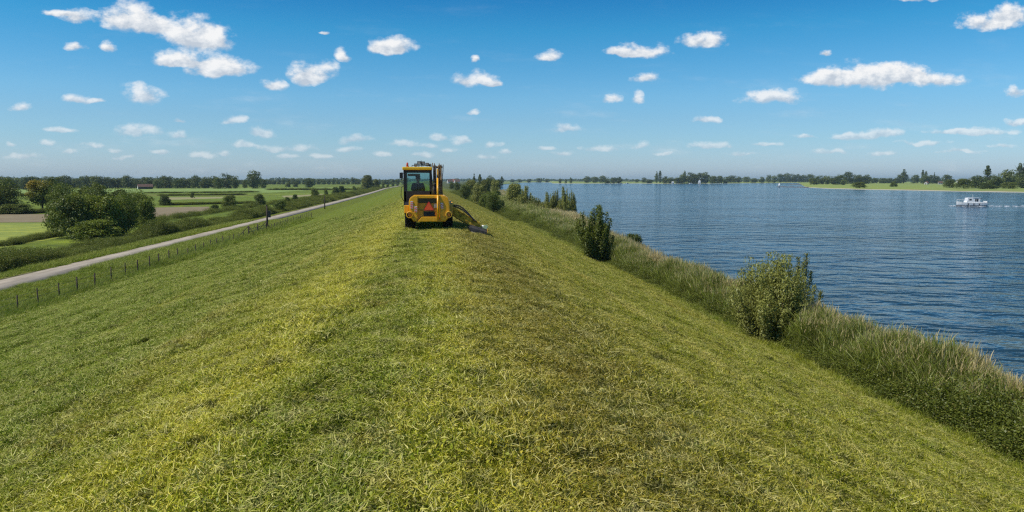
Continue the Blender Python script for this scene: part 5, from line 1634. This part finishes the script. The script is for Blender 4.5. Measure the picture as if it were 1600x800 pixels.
# foam at the bow and the wake behind
def foam_mat():
    m = bpy.data.materials.new('foam'); m.use_nodes = True
    N = NT(m.node_tree); b = m.node_tree.nodes['Principled BSDF']
    b.inputs['Base Color'].default_value = (.75, .78, .80, 1); b.inputs['Roughness'].default_value = .8
    geo = N.n('ShaderNodeNewGeometry')
    N.link(N.smooth(N.noise(geo.outputs['Position'], 1.6, 5, .7), .42, .60), b.inputs['Alpha'])
    return m
MF = foam_mat()
rngf = np.random.default_rng(9); V_, F_ = [], []
def blob(x_, y_, rx, ry):
    o_ = len(V_); k_ = 10
    V_.append((x_, y_, .12))
    for i_ in range(k_):
        an = 2 * math.pi * i_ / k_; rr_ = rngf.uniform(.75, 1.2)
        V_.append((x_ + rx * rr_ * math.cos(an), y_ + ry * rr_ * math.sin(an), .02))
    for i_ in range(k_): F_.append((o_, o_ + 1 + i_, o_ + 1 + (i_ + 1) % k_))
for k in range(9): blob(4.6 - k * .9, -1.35 - k * .06, .75, .28); blob(4.6 - k * .9, 1.35 + k * .06, .75, .28)
blob(5.0, 0, .6, .5)
for k in range(11): blob(-5 - k * (.6 + k * .07), rngf.uniform(-.7, .7), .7 - k * .03, .6 - k * .035)
for k in range(6): blob(-6 - k * 2.1, -1.5 - k * .25, .8, .22); blob(-6 - k * 2.3, 1.5 + k * .25, .7, .22)
wk = mesh_obj('wake_foam', np_mesh('wake_foam', V_, F_), MF)
wk.location = boat.location; wk.rotation_euler = boat.rotation_euler
tag(wk, 'white foam of the bow wave and wake around the motor boat', 'foam', kind='stuff')

# ------------------------------------------------------------------ small things far away
def small_boat(px, py, ln, label, z=0):
    g = ground_at(px, py, z)
    root = empty('moored_boat', g, R(random.uniform(165, 195)))
    tag(root, label, 'boat', 'boats moored along the far bank')
    k = ln * .62 / 9.2
    hl = mesh_obj('hull', bpy.data.objects['hull'].data, None, root); hl.scale = (k, k, k)
    c_ = MB().prism([(-2.2 * k, .75 * k), (2.2 * k, .8 * k), (1.5 * k, 2.0 * k), (-1.8 * k, 2.1 * k)], -1.0 * k, 1.0 * k, 'y', .05).build('cabin', M_WHITE, root)
    MB().box((-1.4 * k, -1.02 * k, 1.3 * k), (1.1 * k, 1.02 * k, 1.7 * k)).build('window', M_DGLASS, c_)
for px, py, ln, lb in ((943.5, 287.3, 9, 'small white boat moored left of the waterside clump of trees'), (953.5, 287.4, 11, 'white boat moored in front of the waterside clump'),
                       (970, 287.3, 12, 'white boat moored just right of the waterside clump'), (980, 287.2, 12, 'white boat farthest right of those by the waterside clump'),
                       (1079, 287.6, 13, 'white boat moored below the big dark grove'), (1092, 287.4, 8, 'small white boat right of the one below the big grove')):
    small_boat(px, py, ln, lb)
def house(name, px, base, w, d_, hw, hr, rot, wall, roof, label, cat='house', z=.3, nwin=3, group=None):
    g = ground_at(px, base, z)
    root = empty(name, g, R(rot)); tag(root, label, cat, group)
    MB().prism([(-d_ / 2, -.3), (d_ / 2, -.3), (d_ / 2, hw), (0, hr - .15), (-d_ / 2, hw)], -w / 2, w / 2, 'x').build('wall', wall, root)
    e_ = .35
    sl = (hr - hw) / (d_ / 2)
    rf_ = MB()
    for s_ in (-1, 1):
        rf_.prism([(0, hr), (s_ * (d_ / 2 + e_), hw - sl * e_), (s_ * (d_ / 2 + e_), hw - sl * e_ + .22), (0, hr + .22)], -w / 2 - e_, w / 2 + e_, 'x')
    rfo = rf_.build('roof', roof, root)
    if hr > 5: MB().box((w * .25, -.3, hr - .6), (w * .25 + .6, .3, hr + .9)).build('chimney', M_TILE, rfo)
    for k in range(nwin):
        x_ = -w / 2 + w * (k + .5) / nwin
        for s_ in (-1, 1):
            wn = MB().box((x_ - .5, s_ * d_ / 2 - .03, hw * .35), (x_ + .5, s_ * d_ / 2 + .03, hw * .75)).build('window', M_DGLASS, root)
    MB().box((-w / 2 - .03, -.5, 0), (-w / 2 + .03, .5, 2.1)).build('door', M_WOOD, root)
    return root
brn = house('barn', 227, 295.2, 10, 5.0, 1.7, 3.5, 25, M_WOOD, M_TILE, 'low barn with a white gable and brown roof before the left trees', 'barn', nwin=4)
MB().prism([(-2.5, 0), (2.5, 0), (2.5, 1.7), (0, 3.3), (-2.5, 1.7)], -5.25, -5.02, 'x').build('gable', M_WHITE, brn)
vg = 'village houses beyond the dike'
house('house', 703, 286.5, 10, 8, 3.2, 8.0, 20, M_CREAM, M_TILE, 'pale village house just right of the folded machine arm', nwin=3, group=vg)
house('house', 708, 286.2, 12, 8, 3.4, 8.5, -25, M_CREAM, M_TILER, 'village house with a red roof, between its two pale neighbours', nwin=3, group=vg)
house('house', 714, 286.4, 10, 8, 3.2, 8.0, 10, M_WHITE, M_TILE, 'white village house touching the trees of the river bank', nwin=3, group=vg)
fh = 'buildings across the river'
house('house', 1093, 287.0, 3.6, 3.6, 5.2, 7.2, 60, M_WHITE, M_TILE, 'white house among the big dark grove across the river', z=.75, nwin=2, group=fh)
house('hut', 1051, 287.3, 2.6, 2.4, 2.6, 3.6, 10, M_WHITE, M_WHITE, 'small white hut at the water left of the big grove', 'hut', z=.5, nwin=1, group=fh)
house('house', 1447.5, 288.2, 5, 4, 2.4, 4.2, 35, M_CREAM, M_TILER, 'small white house below the twin pointed trees', z=.75, nwin=2, group=fh)
house('greenhouse', 1507, 287.0, 24, 8, 4.6, 7.4, 5, M_WHITE, M_WHITE, 'long white greenhouse between the trees on the right bank', 'greenhouse', z=.75, nwin=10, group=fh)
house('house', 1469, 288.2, 5, 4, 2.4, 4.2, -20, M_CREAM, M_TILE, 'small pale house right of the very thin tree', z=.75, nwin=2, group=fh)
bp_ = ground_at(1217.5, 292.2, .3)
bc = empty('river_beacon', bp_); tag(bc, 'white beacon on the tip of the stone groyne', 'beacon')
MB().cyl((0, 0, -.3), (0, 0, 3.2), .8, .6, 12).build('beacon_tower', M_WHITE, bc); MB().cyl((0, 0, 3.2), (0, 0, 4.0), .5, .1, 12).build('beacon_cap', M_WHITE, bc)

# ------------------------------------------------------------------ air
def haze(density):
    me = bpy.data.meshes.new('haze')
    x0, x1, y0, y1, z0, z1 = -9800, 9900, -400, 9900, -3.2, 42
    t_ = bmesh.new(); bmesh.ops.create_cube(t_, size=1)
    for v_ in t_.verts:
        v_.co = Vector((x0 + (v_.co.x + .5) * (x1 - x0), y0 + (v_.co.y + .5) * (y1 - y0), z0 + (v_.co.z + .5) * (z1 - z0)))
    t_.to_mesh(me); t_.free()
    m = bpy.data.materials.new('haze_air'); m.use_nodes = True
    nt = m.node_tree
    for nd in list(nt.nodes): nt.nodes.remove(nd)
    pv = nt.nodes.new('ShaderNodeVolumePrincipled'); pv.inputs['Density'].default_value = density
    pv.inputs['Color'].default_value = (.72, .93, .98, 1); pv.inputs['Anisotropy'].default_value = .2
    out_ = nt.nodes.new('ShaderNodeOutputMaterial'); nt.links.new(pv.outputs[0], out_.inputs['Volume'])
    tag(mesh_obj('haze', me, m), 'thin blue summer haze over the river land', 'haze', kind='stuff')
HAZE = 0.00010
if HAZE: haze(HAZE)
